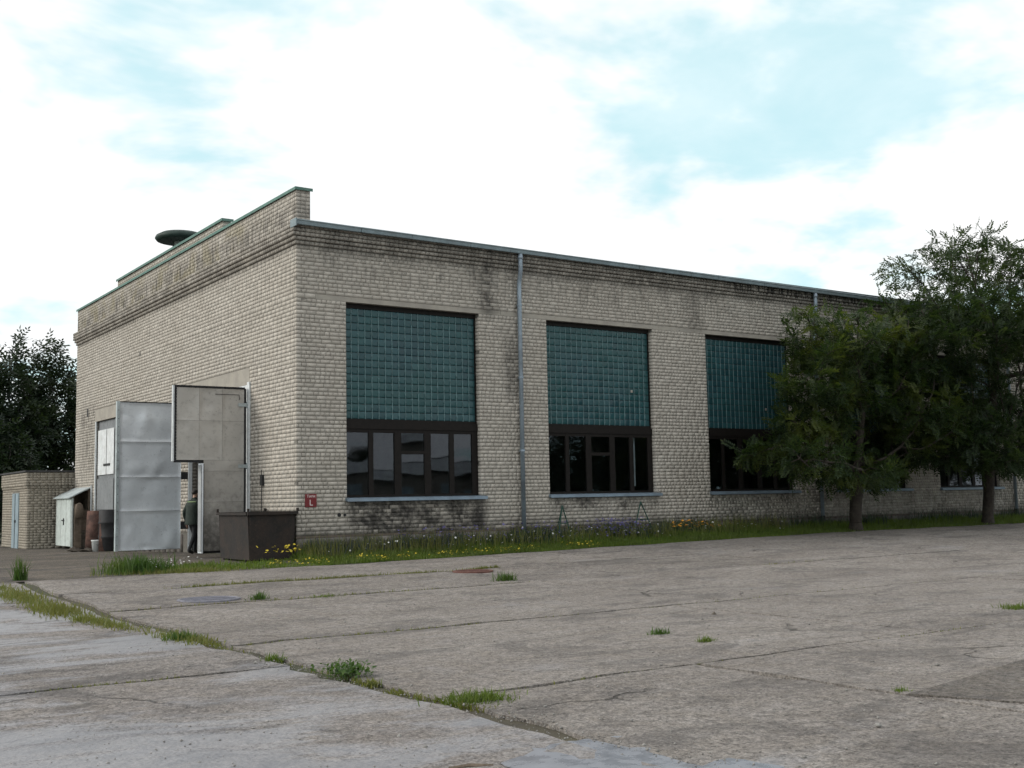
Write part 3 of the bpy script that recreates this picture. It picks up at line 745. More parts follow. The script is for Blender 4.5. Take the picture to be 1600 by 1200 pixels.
for xx in np.arange(-1.98, -.16, .075): es.box(xx, xx+.062, yl-.022, yl+.08, 4.585, 4.635)
es.build('edge_strip', 'black', lf)
MB().box(-.135, -.085, yl-.02, yl+.08, .4, 4.60).build('edge_strip', 'black', lf)
MB().box(-1.97, -1.34, yl-.02, yl+.08, 2.67, 2.715).build('edge_strip', 'black', lf)
MB().box(-2.03, -1.988, yl-.01, yl+.06, 2.70, 4.62).build('edge_trim', 'white', lf)
for zz in (.9, 2.5, 4.1): MB().tube([(-.06, yl+.02, zz), (-.06, yl+.02, zz+.16)], .03, 8).box(-.30, -.06, yl-.022, yl-.012, zz+.03, zz+.12).build('hinge', 'corr', lf)
MB().tube([(-.93, yl-.03, 4.43), (-.28, yl-.03, 4.43), (-.28, yl-.03, 4.3)], .008, 6).build('wire', 'dark', lf)
# little wicket door standing open
wk = MB().box(-1.35, -1.31, yl-.26, yl+.005, .38, 2.64).build('wicket_door', 'silver', hall)
V, Fq = dented(-.0, .22, 0, .42, 2.60, .004, 77); V = np.stack([np.full(len(V), -1.366)-V[:, 1], yl-.03-V[:, 0], V[:, 2]], 1); add('panel', V, Fq, 'wicket', wk, True)
MB().box(-1.305, -1.29, yl-.26, yl-.03, .40, 2.62).build('back_layer', 'dark', wk)  # dark strip added to stand for the shadow beside the wicket
# white frame posts at the near gate
MB().box(-.045, .0-.005, 2.90, 3.04, .3, 4.78).box(-.03, .09, 3.052, 3.12, .3, ZG-.005).build('frame_post', 'white', hall)
MB().box(-.02, .07, 3.13, GATES[0][1]-.1, ZG-.1, ZG-.006).build('frame_head', 'white', hall)
MB().box(-.02, .08, GATES[0][1]-.07, GATES[0][1]-.002, .3, ZG-.005).build('frame_post', 'white', hall)
# silver leaf
yl2 = 7.72
lf2 = MB().box(-2.06, -.20, yl2+.06, yl2+.10, .33, 4.58).build('gate_leaf', 'dark', hall); lf2['label'] = 'tall silver sheet metal gate leaf, dented'
zs_ = [.34, 1.45, 2.42, 3.44, 4.57]
for k in range(4):
    V, Fq = dented(-2.0, -.21, yl2, zs_[k]+.002, zs_[k+1]-.002, .021, 90+k); add('panel', V, Fq, 'silver', lf2, True)
MB().box(-2.085, -2.0, yl2-.02, yl2+.10, .33, 4.60).build('edge_trim', 'corr', lf2)
MB().box(-2.0, -.2, yl2-.006, yl2+.1, 4.575, 4.60).build('top_cap', 'dark', lf2)
bolts = MB()
for zz in np.arange(.5, 4.5, .24): bolts.tube([(-2.04, yl2-.026, zz), (-2.04, yl2-.018, zz)], .012, 6)
bolts.build('rivets', 'dark', lf2)
for zz in (.9, 2.35, 3.9): MB().box(-.2, -.0, yl2+.02, yl2+.07, zz, zz+.22).build('hinge', 'dark', lf2)
# far gate: closed leaf with white upper light and grey foot
lf3 = MB().box(.10, .14, 15.6, GATES[1][1]-.01, .2, ZG-.01).build('gate_leaf', 'greypanel', hall); lf3['label'] = 'closed gate leaf with white upper panel'
for (ya, yb_, za, zb, mt) in ((16.62, 17.70, 2.75, 4.38, 'white'), (15.65, 16.56, 2.75, 4.38, 'white'), (15.65, 17.75, 1.5, 2.62, 'greypanel'), (15.65, 17.75, .28, 1.48, 'greypanel')):
    V, Fq = dented(ya, yb_, 0, za, zb, .006, int(ya*100)); V = np.stack([.052+V[:, 1], V[:, 0], V[:, 2]], 1); add('panel', V, Fq[:, ::-1], mt, lf3, True)
MB().box(.03, .05, 16.1, 16.9, 3.06, 3.14).build('bolt', 'dark', lf3)
lf4 = MB().box(.06, .11, GATES[1][0]+.01, 15.58, .2, ZG-.01).build('gate_leaf', 'greypanel', hall)
MB().box(-.02, .03, GATES[1][1]-.06, GATES[1][1]+.02, .2, ZG).build('frame_post', 'white', hall)
MB().tube([(-.03, 18.2, .15), (-.03, 18.2, 2.4)], .03, 8).build('wall_pipe', 'white', hall)
# conduit and switch beside the near gate
MB().box(-.07, .0, 1.98, 2.10, 2.05, 2.32).tube([(-.04, 2.04, 2.05), (-.04, 2.08, 1.2)], .012, 6).tube([(-.05, 2.04, 2.32), (-.05, 2.04, 2.45)], .01, 6).build('switch_box', 'dark', hall)
# roof vent
vx, vy, vz = 1.5, 13.0, 10.72
rv = thing('roof_vent', 'dark mushroom roof ventilator on a pale pipe behind the parapet', 'vent', (vx, vy, 8.7))
MB().lathe((vx, vy, 8.7), [(.26, 0), (.22, .2), (.22, vz-8.7+.1)], 16).build('pipe', 'ventpale', rv, True)
MB().lathe((vx, vy, vz), [(.70, -.04), (.82, -.02), (.88, .06), (.84, .15), (.68, .24), (.40, .28), (.38, .31), (.05, .315)], 28).build('cap', 'ventgreen', rv, True)
for th in range(4): MB().tube([(vx+.3*math.cos(th*1.57+.4), vy+.3*math.sin(th*1.57+.4), vz-.35), (vx+.5*math.cos(th*1.57+.4), vy+.5*math.sin(th*1.57+.4), vz+.05)], .02, 6).build('strut', 'dark', rv)

# red wall sign
sg = thing('wall_sign', 'small red square sign with pale lettering on the hall corner', 'sign', (.36, -.01, 1.645))
obox('plate', 'red', sg, .21, .51, -.022, -.008, 1.485, 1.80, bev=.003)
def text(body, x, z, size, parent, name='lettering', mat='letter', y=-.0245):
    cu_ = bpy.data.curves.new(name, 'FONT'); cu_.body = body; cu_.size = size; cu_.align_x = 'CENTER'; cu_.extrude = .0008
    to = bpy.data.objects.new(name, cu_); COL.objects.link(to)
    dg = bpy.context.evaluated_depsgraph_get(); dg.update(); me = bpy.data.meshes.new_from_object(to.evaluated_get(dg))
    bpy.data.objects.remove(to); me.materials.clear(); me.materials.append(M[mat])
    o = bpy.data.objects.new(name, me); link(o, parent); pw = WL[parent.name]
    o.rotation_euler = (math.pi/2, 0, 0); o.location = (x-pw[0], y-pw[1], z-pw[2]); return o
text('Tипи', .365, 1.715, .095, sg); text('L', .365, 1.525, .2, sg)

# ------------------------------------------------------------------ small brick shed
shed = thing('brick_shed', 'small flat-roofed pale brick shed beyond the hall end', 'shed', (-1.65, 21.05, .06))
SX0, SX1, SY0, SY1, SZ0, SZ1 = -1.66, 2.2, 21.05, 25.6, .05, 3.0
scx = MB().box(SX0+.007, SX1, SY0+.007, SY1, SZ0, SZ1-.01).build('wall', 'mortar', shed)
SB = []
for k in range(29):
    z0 = SZ0+.1*k; z1 = z0+.1; pr = 0. if z0 < 2.45 else .06
    if k in (23,): pr = .03
    for lo, hi in fill(SX0-pr, SX1, 2, (k*.13) % .26): SB.append((lo+J, hi-J, SY0-pr, SY0+.1, z0+J, z1-J))
    iv = [(SY0+.11, SY1)] if z0 > 2.15 else [(SY0+.11, 22.4), (23.6, SY1)]
    for a, b in iv:
        for lo, hi in fill(a, b, 2, (k*.13+.1) % .26): SB.append((SX0-pr, SX0+.1, lo+J, hi-J, z0+J, z1-J))
V, Fq = boxes(SB, .001); kind(add('bricks', V, Fq, 'shed_brick_shade', scx), 'stuff')
MB().box(SX0-.10, SX1, SY0-.10, SY1+.1, SZ1-.02, SZ1+.04).build('roof', 'roof', shed)
sd = MB().box(SX0-.03, SX0+.02, 22.42, 23.58, SZ0, 2.19).build('door', 'doorblue', shed)
MB().box(SX0-.045, SX0-.03, 22.98, 23.02, SZ0+.02, 2.17).build('door_seam', 'dark', sd); MB().box(SX0-.07, SX0-.03, 22.85, 22.95, 1.05, 1.15).build('handle', 'dark', sd)

# ------------------------------------------------------------------ lean-to with clutter
sk = thing('lean_to', 'white boarded lean-to with sloping sheet roof against the hall end', 'lean-to', (-.65, 19.4, .12))
x0, x1, ya, yb_ = -.68, -.02, 18.35, 20.6
MB().raw([(x0-.12, ya-.12, 1.93), (x0-.12, yb_+.1, 1.93), (x1-.01, yb_+.1, 2.30), (x1-.01, ya-.12, 2.30), (x0-.12, ya-.12, 1.97), (x0-.12, yb_+.1, 1.97), (x1-.01, yb_+.1, 2.34), (x1-.01, ya-.12, 2.34)], BF[:, [0, 1, 2, 3]] if False else [(0, 1, 2, 3), (4, 7, 6, 5), (0, 4, 5, 1), (1, 5, 6, 2), (2, 6, 7, 3), (3, 7, 4, 0)]).build('roof', 'corr', sk)
for (q0, q1) in ((18.40, 19.05), (19.08, 19.85), (19.88, 20.58)): MB().box(x0-.02, x0+.02, q0, q1, .18, 1.92).build('board_door', 'shackwhite', sk)
MB().box(x0-.05, x0-.02, 19.35, 19.40, .95, 1.2).box(x0-.04, x0-.02, 19.3, 19.7, 1.1, 1.14).build('latch', 'dark', sk)
MB().box(x0, x0+.05, ya-.02, ya+.04, .1, 1.94).build('post', 'shackwhite', sk); MB().box(x1-.08, x1-.02, ya-.02, ya+.04, .1, 2.28).build('post', 'wood', sk)
MB().box(x1-.02, x1, ya+.05, yb_, .1, 2.2).build('back_layer', 'wood', sk)
tag(MB().box(-.60, -.36, 18.22, 18.26, .13, 1.72).box(-.58, -.38, 18.20, 18.22, 1.4, 1.55).build('leaning_plank', 'wood'), 'brown plank standing at the open side of the lean-to', 'plank')
ck = thing('clutter_crate', 'dark crate of junk inside the open side of the lean-to', 'crate', (-.2, 18.6, .12))
MB().box(-.34, -.06, 18.4, 18.8, .12, .75).build('crate_body', 'rubble', ck); MB().box(-.32, -.10, 18.42, 18.7, .76, 1.2).box(-.28, -.05, 18.45, 18.75, 1.21, 1.5).build('sacks', 'wood', ck)
tag(MB().lathe((-.50, 18.02, 1.62), [(.03, -.42), (.13, -.38), (.15, -.1), (.11, .08), (.03, .14)], 9, 1.1, .6).build('hanging_bundle', 'wood', None, True), 'brown bundle hung at the lean-to corner', 'bundle')
# bucket
bx, by = -.85, 14.3; bz = gz(bx, by)-.01
bu = thing('plastic_bucket', 'white plastic bucket on the ground before the lean-to', 'bucket', (bx, by, bz))
MB().lathe((bx, by, bz), [(.13, 0), (.16, .34), (.175, .35), (.175, .38), (.15, .38), (.12, .03)], 18).build('body', 'bucket', bu, True)
MB().tube([(bx-.17, by, bz+.33), (bx-.10, by-.1, bz+.25), (bx, by-.17, bz+.21), (bx+.10, by-.1, bz+.25), (bx+.17, by, bz+.33)], .006, 5).build('handle', 'dark', bu)
# rubble heap of separate lumps
for q in range(6):
    cx, cy = -1.6+.16*q+RNG.uniform(-.05, .05), 14.6+RNG.uniform(-.3, .2); s_ = RNG.uniform(.09, .17); z = gz(cx, cy)
    V = np.array([(0, 0, 1), (1, 0, 0), (.3, .95, .1), (-.8, .6, -.1), (-.8, -.6, .1), (.3, -.95, 0), (0, 0, -.6)])*s_*np.array([1.4, 1, .7])+RNG.normal(0, .02, (7, 3))+(cx, cy, z+.04)
    tag(add('debris_lump', V, [(0, i, i % 5+1) for i in range(1, 6)]+[(6, i % 5+1, i) for i in range(1, 6)], 'rubble'), 'dark broken lump in the rubbish heap by the lean-to', 'rubble', 'lumps of the rubbish heap by the lean-to')
# rusty tank and boards leaning
rx, ry = -.42, 14.2; rz = gz(rx, ry)-.01
dr = thing('steel_drum', 'tall dark rusty steel drum before the far gate', 'drum', (rx, ry, rz))
MB().lathe((rx, ry, rz), [(.36, 0), (.38, .03), (.38, .42), (.40, .45), (.40, .49), (.38, .52), (.38, .90), (.40, .93), (.40, .97), (.38, 1.0), (.38, 1.36), (.36, 1.38), (.34, 1.38), (.33, 1.34)], 22).build('body', 'black', dr, True)
for q, (sx, sy) in enumerate(((-.95, 14.55), (-.66, 13.95))):
    z = gz(sx, sy)-.01
    V = boxv(-.21, .21, -.02, .02, 0, 1.36); V[:, 1] += .10*V[:, 2]; V[:, 0] += .04*np.sin(V[:, 2]*2)
    th = -.55+.1*q; c, s_ = math.cos(th), math.sin(th); V = np.stack([V[:, 0]*c-V[:, 1]*s_+sx, V[:, 0]*s_+V[:, 1]*c+sy, V[:, 2]+z], 1)
    tag(add('rusty_plate', V, BF, 'rustred'), ['rusty red-brown steel plate, left of the two by the far gate', 'rusty red-brown steel plate leaning beside the dark drum'][q], 'plate', 'rusty plates by the far gate')

# ------------------------------------------------------------------ rusty skip
cz0 = .24
bn_ = thing('rusty_skip', 'open rusty brown steel waste skip at the hall corner', 'skip', (-.7, .8, cz0))
def skip_side(pts, nm, mat='rust'): return MB().raw(pts, [(0, 1, 2, 3), (4, 7, 6, 5), (0, 4, 5, 1), (1, 5, 6, 2), (2, 6, 7, 3), (3, 7, 4, 0)]).build(nm, mat, bn_)
ax0, ax1, ay0, ay1, zt = -1.22, -.12, -.10, 1.75, 1.37; tp = .05
def wallp(p0, p1, n, nm):
    p0 = np.array(p0); p1 = np.array(p1); n = np.array(n, float); th = .03
    b0 = np.array([p0[0], p0[1], cz0+.06]); b1 = np.array([p1[0], p1[1], cz0+.06]); t0 = b0+n*tp; t1 = b1+n*tp; t0[2] = t1[2] = zt
    skip_side([b0, b1, t1, t0, b0-n*th, b1-n*th, t1-n*th, t0-n*th], nm)
wallp((ax0, ay0), (ax1, ay0), (0, -1, 0), 'side_plate'); wallp((ax0, ay1), (ax1, ay1), (0, 1, 0), 'side_plate')
wallp((ax0, ay0), (ax0, ay1), (-1, 0, 0), 'side_plate'); wallp((ax1, ay0), (ax1, ay1), (1, 0, 0), 'side_plate')
MB().box(ax0, ax1, ay0, ay1, cz0+.05, cz0+.09).build('bottom', 'rust', bn_)
rm = MB(); e = tp+.03
rm.box(ax0-e, ax1+e, ay0-e-.02, ay0-e+.05, zt-.04, zt+.03).box(ax0-e, ax1+e, ay1+e-.05, ay1+e+.02, zt-.04, zt+.03).box(ax0-e-.02, ax0-e+.05, ay0-e+.05, ay1+e-.05, zt-.04, zt+.028).box(ax1+e-.05, ax1+e+.02, ay0-e+.05, ay1+e-.05, zt-.04, zt+.028)
rm.build('rim', 'rust', bn_)
for (qx, qy) in ((ax0-e, ay0-e), (ax1+e-.03, ay0-e), (ax0-e, ay1+e-.03), (ax1+e-.03, ay1+e-.03)): obox('lifting_lug', 'rust', bn_, qx, qx+.05, qy, qy+.05, zt+.03, zt+.11)
for (qx, qy) in ((ax0+.05, ay0+.05), (ax1-.17, ay0+.05), (ax0+.05, ay1-.17), (ax1-.17, ay1-.17)): obox('foot', 'rust', bn_, qx, qx+.12, qy, qy+.12, cz0-.05, cz0+.05)

# ------------------------------------------------------------------ green A-frames by the wall
def aframe(x, wd, h, label):
    y = -.55; z = gz(x, y)-.02
    o = thing('a_frame_trestle', label, 'trestle', (x, y, z), 'green trestles under the second window')
    for s_ in (-1, 1): MB().tube([(x+s_*wd, y, z), (x, y+.12, z+h)], .018, 6).build('leg', 'green', o)
    MB().tube([(x, y+.12, z+h-.03), (x, y+.5, z)], .015, 6).build('back_leg', 'green', o)
    MB().tube([(x-wd*.5, y+.06, z+h*.5), (x+wd*.5, y+.06, z+h*.5)], .012, 6).build('crossbar', 'green', o)
aframe(7.62, .26, .98, 'thin green A-frame trestle below the left end of the second window')
aframe(10.45, .42, 1.0, 'wider green A-frame trestle among purple flowers below the second window')

# ------------------------------------------------------------------ person
def person(x, y, z, rot):
    bm_v = []; bm_e = []; rad = []
    def v(p, r, par=None):
        bm_v.append(p); rad.append(r); i = len(bm_v)-1
        if par is not None: bm_e.append((par, i))
        return i
    pel = v((0, 0, .93), (.135, .16)); sp1 = v((-.01, 0, 1.12), (.12, .15), pel); ch = v((.0, 0, 1.32), (.125, .17), sp1); nb = v((.03, 0, 1.45), (.075, .09), ch)
    nk = v((.055, 0, 1.52), (.052, .055), nb); h1 = v((.08, 0, 1.585), (.075, .068), nk); h2 = v((.085, 0, 1.66), (.088, .074), h1); h3 = v((.08, 0, 1.71), (.055, .05), h2)
    for s_ in (1, -1):
        f = .16 if s_ > 0 else -.12
        hp = v((0, .09*s_, .86), (.095, .09), pel); kn = v((f*.75+.05, .10*s_, .49), (.066, .064), hp); an = v((f+(-.02 if s_ > 0 else -.10), .10*s_, .10), (.048, .045), kn); v((f+.16+(-.02 if s_ > 0 else -.10), .11*s_, .045), (.04, .042), an)
        sh = v((.02, .19*s_, 1.40), (.07, .07), ch); el = v((-.07*s_-.04, .25*s_, 1.12), (.052, .05), sh); wr = v((.06-.08*s_, .26*s_, .88), (.034, .032), el); v((.085-.08*s_, .255*s_, .80), (.028, .042), wr)
    me = bpy.data.meshes.new('body_skeleton'); me.from_pydata(bm_v, bm_e, []); ob = bpy.data.objects.new('body_skeleton', me); COL.objects.link(ob)
    sk_ = ob.modifiers.new('skin', 'SKIN'); sd_ = ob.modifiers.new('sub', 'SUBSURF'); sd_.levels = 2; sd_.render_levels = 2
    if not me.skin_vertices: me.skin_vertices.new() if hasattr(me.skin_vertices, 'new') else None
    lay = me.skin_vertices[0].data if len(me.skin_vertices) else None
    if lay:
        for i, r_ in enumerate(rad): lay[i].radius = r_
        lay[0].use_root = True
    dg = bpy.context.evaluated_depsgraph_get(); dg.update(); m2 = bpy.data.meshes.new_from_object(ob.evaluated_get(dg)); bpy.data.objects.remove(ob)
    V = np.array([q.co[:] for q in m2.vertices]); Fl = [tuple(p_.vertices) for p_ in m2.polygons]
    mb = MB().raw(V, Fl); nb0 = len(Fl)
    for s_ in (1, -1):      # fingers, thumb, ear
        hx, hy, hz = .085-.08*s_, .255*s_, .775
        for q in range(4):
            L = (.075, .085, .08, .06)[q]; ox = .026-.017*q
            mb.tube([(hx+ox, hy, hz+.02), (hx+ox+.004, hy-.008*s_, hz-L*.5), (hx+ox+.006, hy-.025*s_, hz-L)], [.0095, .009, .007], 6)
        mb.tube([(hx+.03, hy, hz+.05), (hx+.055, hy-.012*s_, hz+.02), (hx+.06, hy-.02*s_, hz-.012)], [.011, .010, .008], 6)
        mb.tube([(.075, .073*s_, 1.60), (.07, .086*s_, 1.645)], [.012, .016], 6)
    mb.tube([(.165, 0, 1.645), (.187, 0, 1.61), (.172, 0, 1.60)], [.008, .014, .010], 6)
    mb.tube([(.150, -.025, 1.572), (.158, 0, 1.570), (.150, .025, 1.572)], .007, 5)
    for s_ in (1, -1): mb.tube([(.155, .032*s_, 1.648), (.166, .032*s_, 1.648)], [.012, .009], 6)
    V = np.concatenate(mb.V)
    c, s_ = math.cos(rot), math.sin(rot)
    Rm = lambda A: np.stack([A[:, 0]*c-A[:, 1]*s_+x, A[:, 0]*s_+A[:, 1]*c+y, A[:, 2]+z], 1)
    root = thing('person', 'person in dark green work jacket and dark trousers walking through the open gate', 'person', (x, y, z))
    o = add('body', Rm(V), mb.F, 'skin', root, True)
    for k_ in ('jacket', 'trouser', 'shoe'): o.data.materials.append(M[k_])
    for p_ in o.data.polygons:
        cc = V[list(p_.vertices)].mean(0)
        arm = abs(cc[1]) > .17 and cc[2] < 1.2
        if cc[2] < .09: k_ = 3
        elif arm: k_ = 1 if cc[2] > .87 else 0
        elif cc[2] > 1.47: k_ = 0
        elif cc[2] > .92: k_ = 1
        else: k_ = 2
        p_.material_index = k_
    jk = []
    for (zz, rx_, ry_, ox) in ((.80, .185, .225, -.02), (.83, .19, .23, -.02), (.95, .175, .215, -.01), (1.12, .165, .20, -.01), (1.30, .165, .215, .0), (1.40, .14, .215, .01), (1.455, .10, .14, .03), (1.50, .075, .08, .045), (1.53, .07, .072, .05)):
        jk += [(ox+rx_*math.cos(q*math.pi/9), ry_*math.sin(q*math.pi/9)+.006*math.sin(q*2.3+zz*9), zz+.01*math.sin(q*1.7)) for q in range(18)]
    n = 9; Fj = [(i*18+q, i*18+(q+1) % 18, (i+1)*18+(q+1) % 18, (i+1)*18+q) for i in range(n-1) for q in range(18)]
    jo = add('jacket', Rm(np.array(jk)), Fj, 'jacket', root, True)
    st_ = []
    for zz, r1, r2, ox in ((1.405, .142, .218, .01), (1.43, .127, .188, .016)): st_ += [(ox+r1*math.cos(q*math.pi/9), r2*math.sin(q*math.pi/9), zz) for q in range(6, 13)]
    add('shoulder_stripe', Rm(np.array(st_)), [(q, q+1, 8+q, 7+q) for q in range(6)], 'stripe', root)
    hr = MB().lathe((.072, 0, 1.655), [(.088, -.035), (.098, .0), (.096, .04), (.075, .075), (.03, .092)], 14, 1.0, .86)
    add('hair', Rm(np.concatenate(hr.V)-np.array([.012, 0, 0])), hr.F, 'hair', root, True)
person(-.80, 4.96, gz(-.8, 4.96)-.005, R(20))

# ------------------------------------------------------------------ trees
def unit(v): return v/(np.linalg.norm(v, axis=-1, keepdims=True)+1e-9)
def grow(seed, base, trunk, lobes, step=.32, infl=4., kill=.55, iters=90, bend=.05):
    rr = np.random.default_rng(seed); A = []
    for (cx, cy, cz, rx_, ry_, rz_, n) in lobes:
        d = unit(rr.normal(0, 1, (n, 3))); r_ = rr.uniform(.25, 1, (n, 1))**.5; A.append(np.array([cx, cy, cz])+d*r_*np.array([rx_, ry_, rz_]))
    A = np.concatenate(A); N = [np.array(base, float)]; Pn = [-1]; d = np.array([0., 0, 1])
    while N[-1][2] < base[2]+trunk:
        d = unit(d+rr.normal(0, bend, 3)+np.array([0, 0, .15])); N.append(N[-1]+d*step); Pn.append(len(N)-2)
    best = np.full(len(A), 1e9); bi = np.zeros(len(A), int); start = 0; alive = np.ones(len(A), bool); stuck = 0
    for it in range(iters):
        NN = np.array(N[start:]); 
        if len(NN):
            D = np.linalg.norm(A[:, None]-NN[None], axis=2); k = D.argmin(1); dm = D[np.arange(len(A)), k]; b = dm < best; best[b] = dm[b]; bi[b] = k[b]+start
        start = len(N); alive &= best > kill
        act = alive & (best < infl*(1 if it > 3 else 3))
        if not act.any(): break
        dirs = {}
        vec = unit(A[act]-np.array(N)[bi[act]])
        for q, vv in zip(bi[act], vec): dirs[q] = dirs.get(q, 0)+vv
        made = 0
        for q, vv in dirs.items():
            pd = N[q]-N[Pn[q]] if Pn[q] >= 0 else np.array([0, 0, 1.])
            dd = unit(unit(vv)+.35*unit(pd)+rr.normal(0, .12, 3)); nw = N[q]+dd*step
            N.append(nw); Pn.append(q); made += 1
        if not made: break
    return np.array(N), np.array(Pn), rr
def radii(N, Pn, tip=.0095, e=2.25):
    r = np.zeros(len(N)); leafn = np.ones(len(N), bool); leafn[Pn[Pn >= 0]] = False
    r[leafn] = tip**e
    for i in range(len(N)-1, 0, -1): r[Pn[i]] += r[i]
    return r**(1/e), leafn
def tube_net(N, Pn, r, seg=6, rmin=0.):
    idx = np.array([i for i in range(1, len(N)) if r[i] >= rmin]); P1 = N[idx]; P0_ = N[Pn[idx]]; d = unit(P1-P0_)
    ref = np.where(np.abs(d[:, 2:3]) < .9, np.array([[0, 0, 1.]]), np.array([[1., 0, 0]])); a = unit(np.cross(d, ref)); b = np.cross(d, a)
    th = np.arange(seg)*2*math.pi/seg; ring = np.cos(th)[None, :, None]*a[:, None]+np.sin(th)[None, :, None]*b[:, None]
    r0 = np.minimum(r[Pn[idx]], r[idx]*1.6); V = np.concatenate([P0_[:, None]+ring*r0[:, None, None], P1[:, None]+ring*r[idx][:, None, None]], 1)
    q = np.arange(seg); Fb = np.stack([q, (q+1) % seg, seg+(q+1) % seg, seg+q], 1)
    return V.reshape(-1, 3), (Fb[None]+(np.arange(len(idx))*2*seg)[:, None, None]).reshape(-1, 4)
def spray_template(pairs, L, ll, lw, rr):
    V = []
    for i in range(pairs):
        t_ = (i+.8)/(pairs+.3)*L
        for s_ in (-1, 1):
            a = np.array([t_, 0, -.25*t_*t_/L]); d = unit(np.array([.45, s_*.9, -.12+rr.normal(0, .12)])); n = np.array([-.9*s_, .45, 0])*s_
            n = unit(np.cross(d, [0, 0, 1.])); sc_ = 1-.25*abs(i/pairs-.45)
            V.append([a, a+d*ll*sc_*.5+n*lw*.5, a+d*ll*sc_, a+d*ll*sc_*.5-n*lw*.5])
    a = np.array([L*.96, 0, -.25*L]); V.append([a, a+np.array([.5*ll, .5*lw, 0]), a+np.array([ll, 0, -.02]), a+np.array([.5*ll, -.5*lw, 0])])
    return np.array(V).reshape(-1, 3)
def sprays(C, D, sc, tmpl, rr):
    n = len(C); x = unit(D); ref = unit(np.array([[0, 0, 1.]])+rr.normal(0, .35, (n, 3))); y = unit(np.cross(ref, x)); z = np.cross(x, y)
    T = tmpl[None]*sc[:, None, None]
    V = C[:, None]+T[..., 0:1]*x[:, None]+T[..., 1:2]*y[:, None]+T[..., 2:3]*z[:, None]
    m_ = V.shape[0]*V.shape[1]
    return V.reshape(-1, 3), np.arange(m_).reshape(-1, 4)
def make_tree(name, label, cat, base, trunk, lobes, seed, per=5, sz=1., pairs=6, leaf='leaf', bark='bark', step=.32, kill=.55, infl=4., rtrunk=None, group=None, droop=-.15, leafr=.022, thin=None):
    N, Pn, rr = grow(seed, base, trunk, lobes, step, infl, kill)
    r, lf_ = radii(N, Pn)
    if rtrunk: r = r*(1+(rtrunk/r[0]-1)*np.clip(r/r[0], 0, 1)**.7)
    r[0] *= 1.35
    root = thing(name, label, cat, tuple(base), group)
    V, Fq = tube_net(N, Pn, r, 7); add('trunk', V, Fq, bark, root, True)
    ok = np.where(r < leafr)[0]; ok = ok[N[ok][:, 2] > base[2]+trunk*.8]
    if thin: ok = np.concatenate([np.repeat(ok[N[ok][:, 2] < thin], 1), ok[N[ok][:, 2] >= thin]]); wt = np.where(N[ok][:, 2] < thin, per, max(2, int(per*.52)))
    else: wt = np.full(len(ok), per)
    ok = np.repeat(ok, wt); per = 1
    C = np.repeat(N[ok], per, 0); d = np.repeat(N[ok]-N[Pn[ok]], per, 0)
    C = C+rr.normal(0, step*.35, C.shape)
    D = unit(d)*.6+rr.normal(0, .7, C.shape)+np.array([0, 0, droop])
    t_ = spray_template(pairs, .36, .125, .05, rr); V, Fq = sprays(C, D, sz*rr.uniform(.7, 1.25, len(C)), t_, rr)
    add('crown', V, Fq, leaf, root)
    return root
def pads(seed, cx, cy, prof, n, na, flat=(.32, .55), size=(1.0, 1.7), ys=.42):
    """flattened leaf layers: prof = [(z, reach to the left, reach to the right)]"""
    rr = np.random.default_rng(seed); L = []
    zs = [p_[0] for p_ in prof]
    for q in range(n):
        z = np.interp((q+rr.uniform(0, 1))/n, np.linspace(0, 1, len(zs)), zs); lft = np.interp(z, zs, [p_[1] for p_ in prof]); rgt = np.interp(z, zs, [p_[2] for p_ in prof])
        u = rr.uniform(-1, 1); dx = (lft if u < 0 else rgt)*np.sign(u)*abs(u)**.7; dy = rr.uniform(-1, .75)*ys*(lft+rgt)*.5
        s_ = rr.uniform(*size); dy = min(dy, 1.75-s_*.7)
        L.append((cx+dx, cy+dy, z, s_*1.15, s_*.75, rr.uniform(*flat), int(na*s_)))
    return L
T1 = (17.9, -2.0, gz(17.9, -2.)-.05)
make_tree('acacia_tree', 'lower spreading acacia tree, left of the two before the hall', 'tree', T1, 1.5,
          pads(21, 17.6, -2.3, [(1.9, 3.4, 2.2), (2.7, 4.0, 2.9), (3.6, 3.6, 3.2), (4.6, 2.6, 3.4), (5.5, 3.5, 3.2), (6.3, 3.2, 2.4), (6.9, 1.2, 1.2)], 40, 34),
          3, 11, 1.0, 6, 'leaf', 'bark',   .30, .42, 4., .19, 'acacia trees before the hall', thin=6.4)
T2 = (24.9, -2.0, gz(24.9, -2.)-.05)
make_tree('acacia_tree', 'taller acacia tree rising above the hall eaves at the right', 'tree', T2, 2.3,
          pads(22, 25.2, -2.3, [(2.5, 3.6, 3.4), (3.5, 4.2, 4.6), (4.6, 4.4, 5.2), (5.8, 4.8, 5.6), (7.2, 5.4, 5.6), (8.3, 4.6, 5.2), (9.2, 3.4, 4.4), (9.9, 1.8, 3.2)], 74, 42, (.35, .6), (1.1, 1.9)),
          5, 11, 1.05, 6, 'leaf2', 'bark', .34, .48, 4.4, .19, 'acacia trees before the hall', thin=7.6)

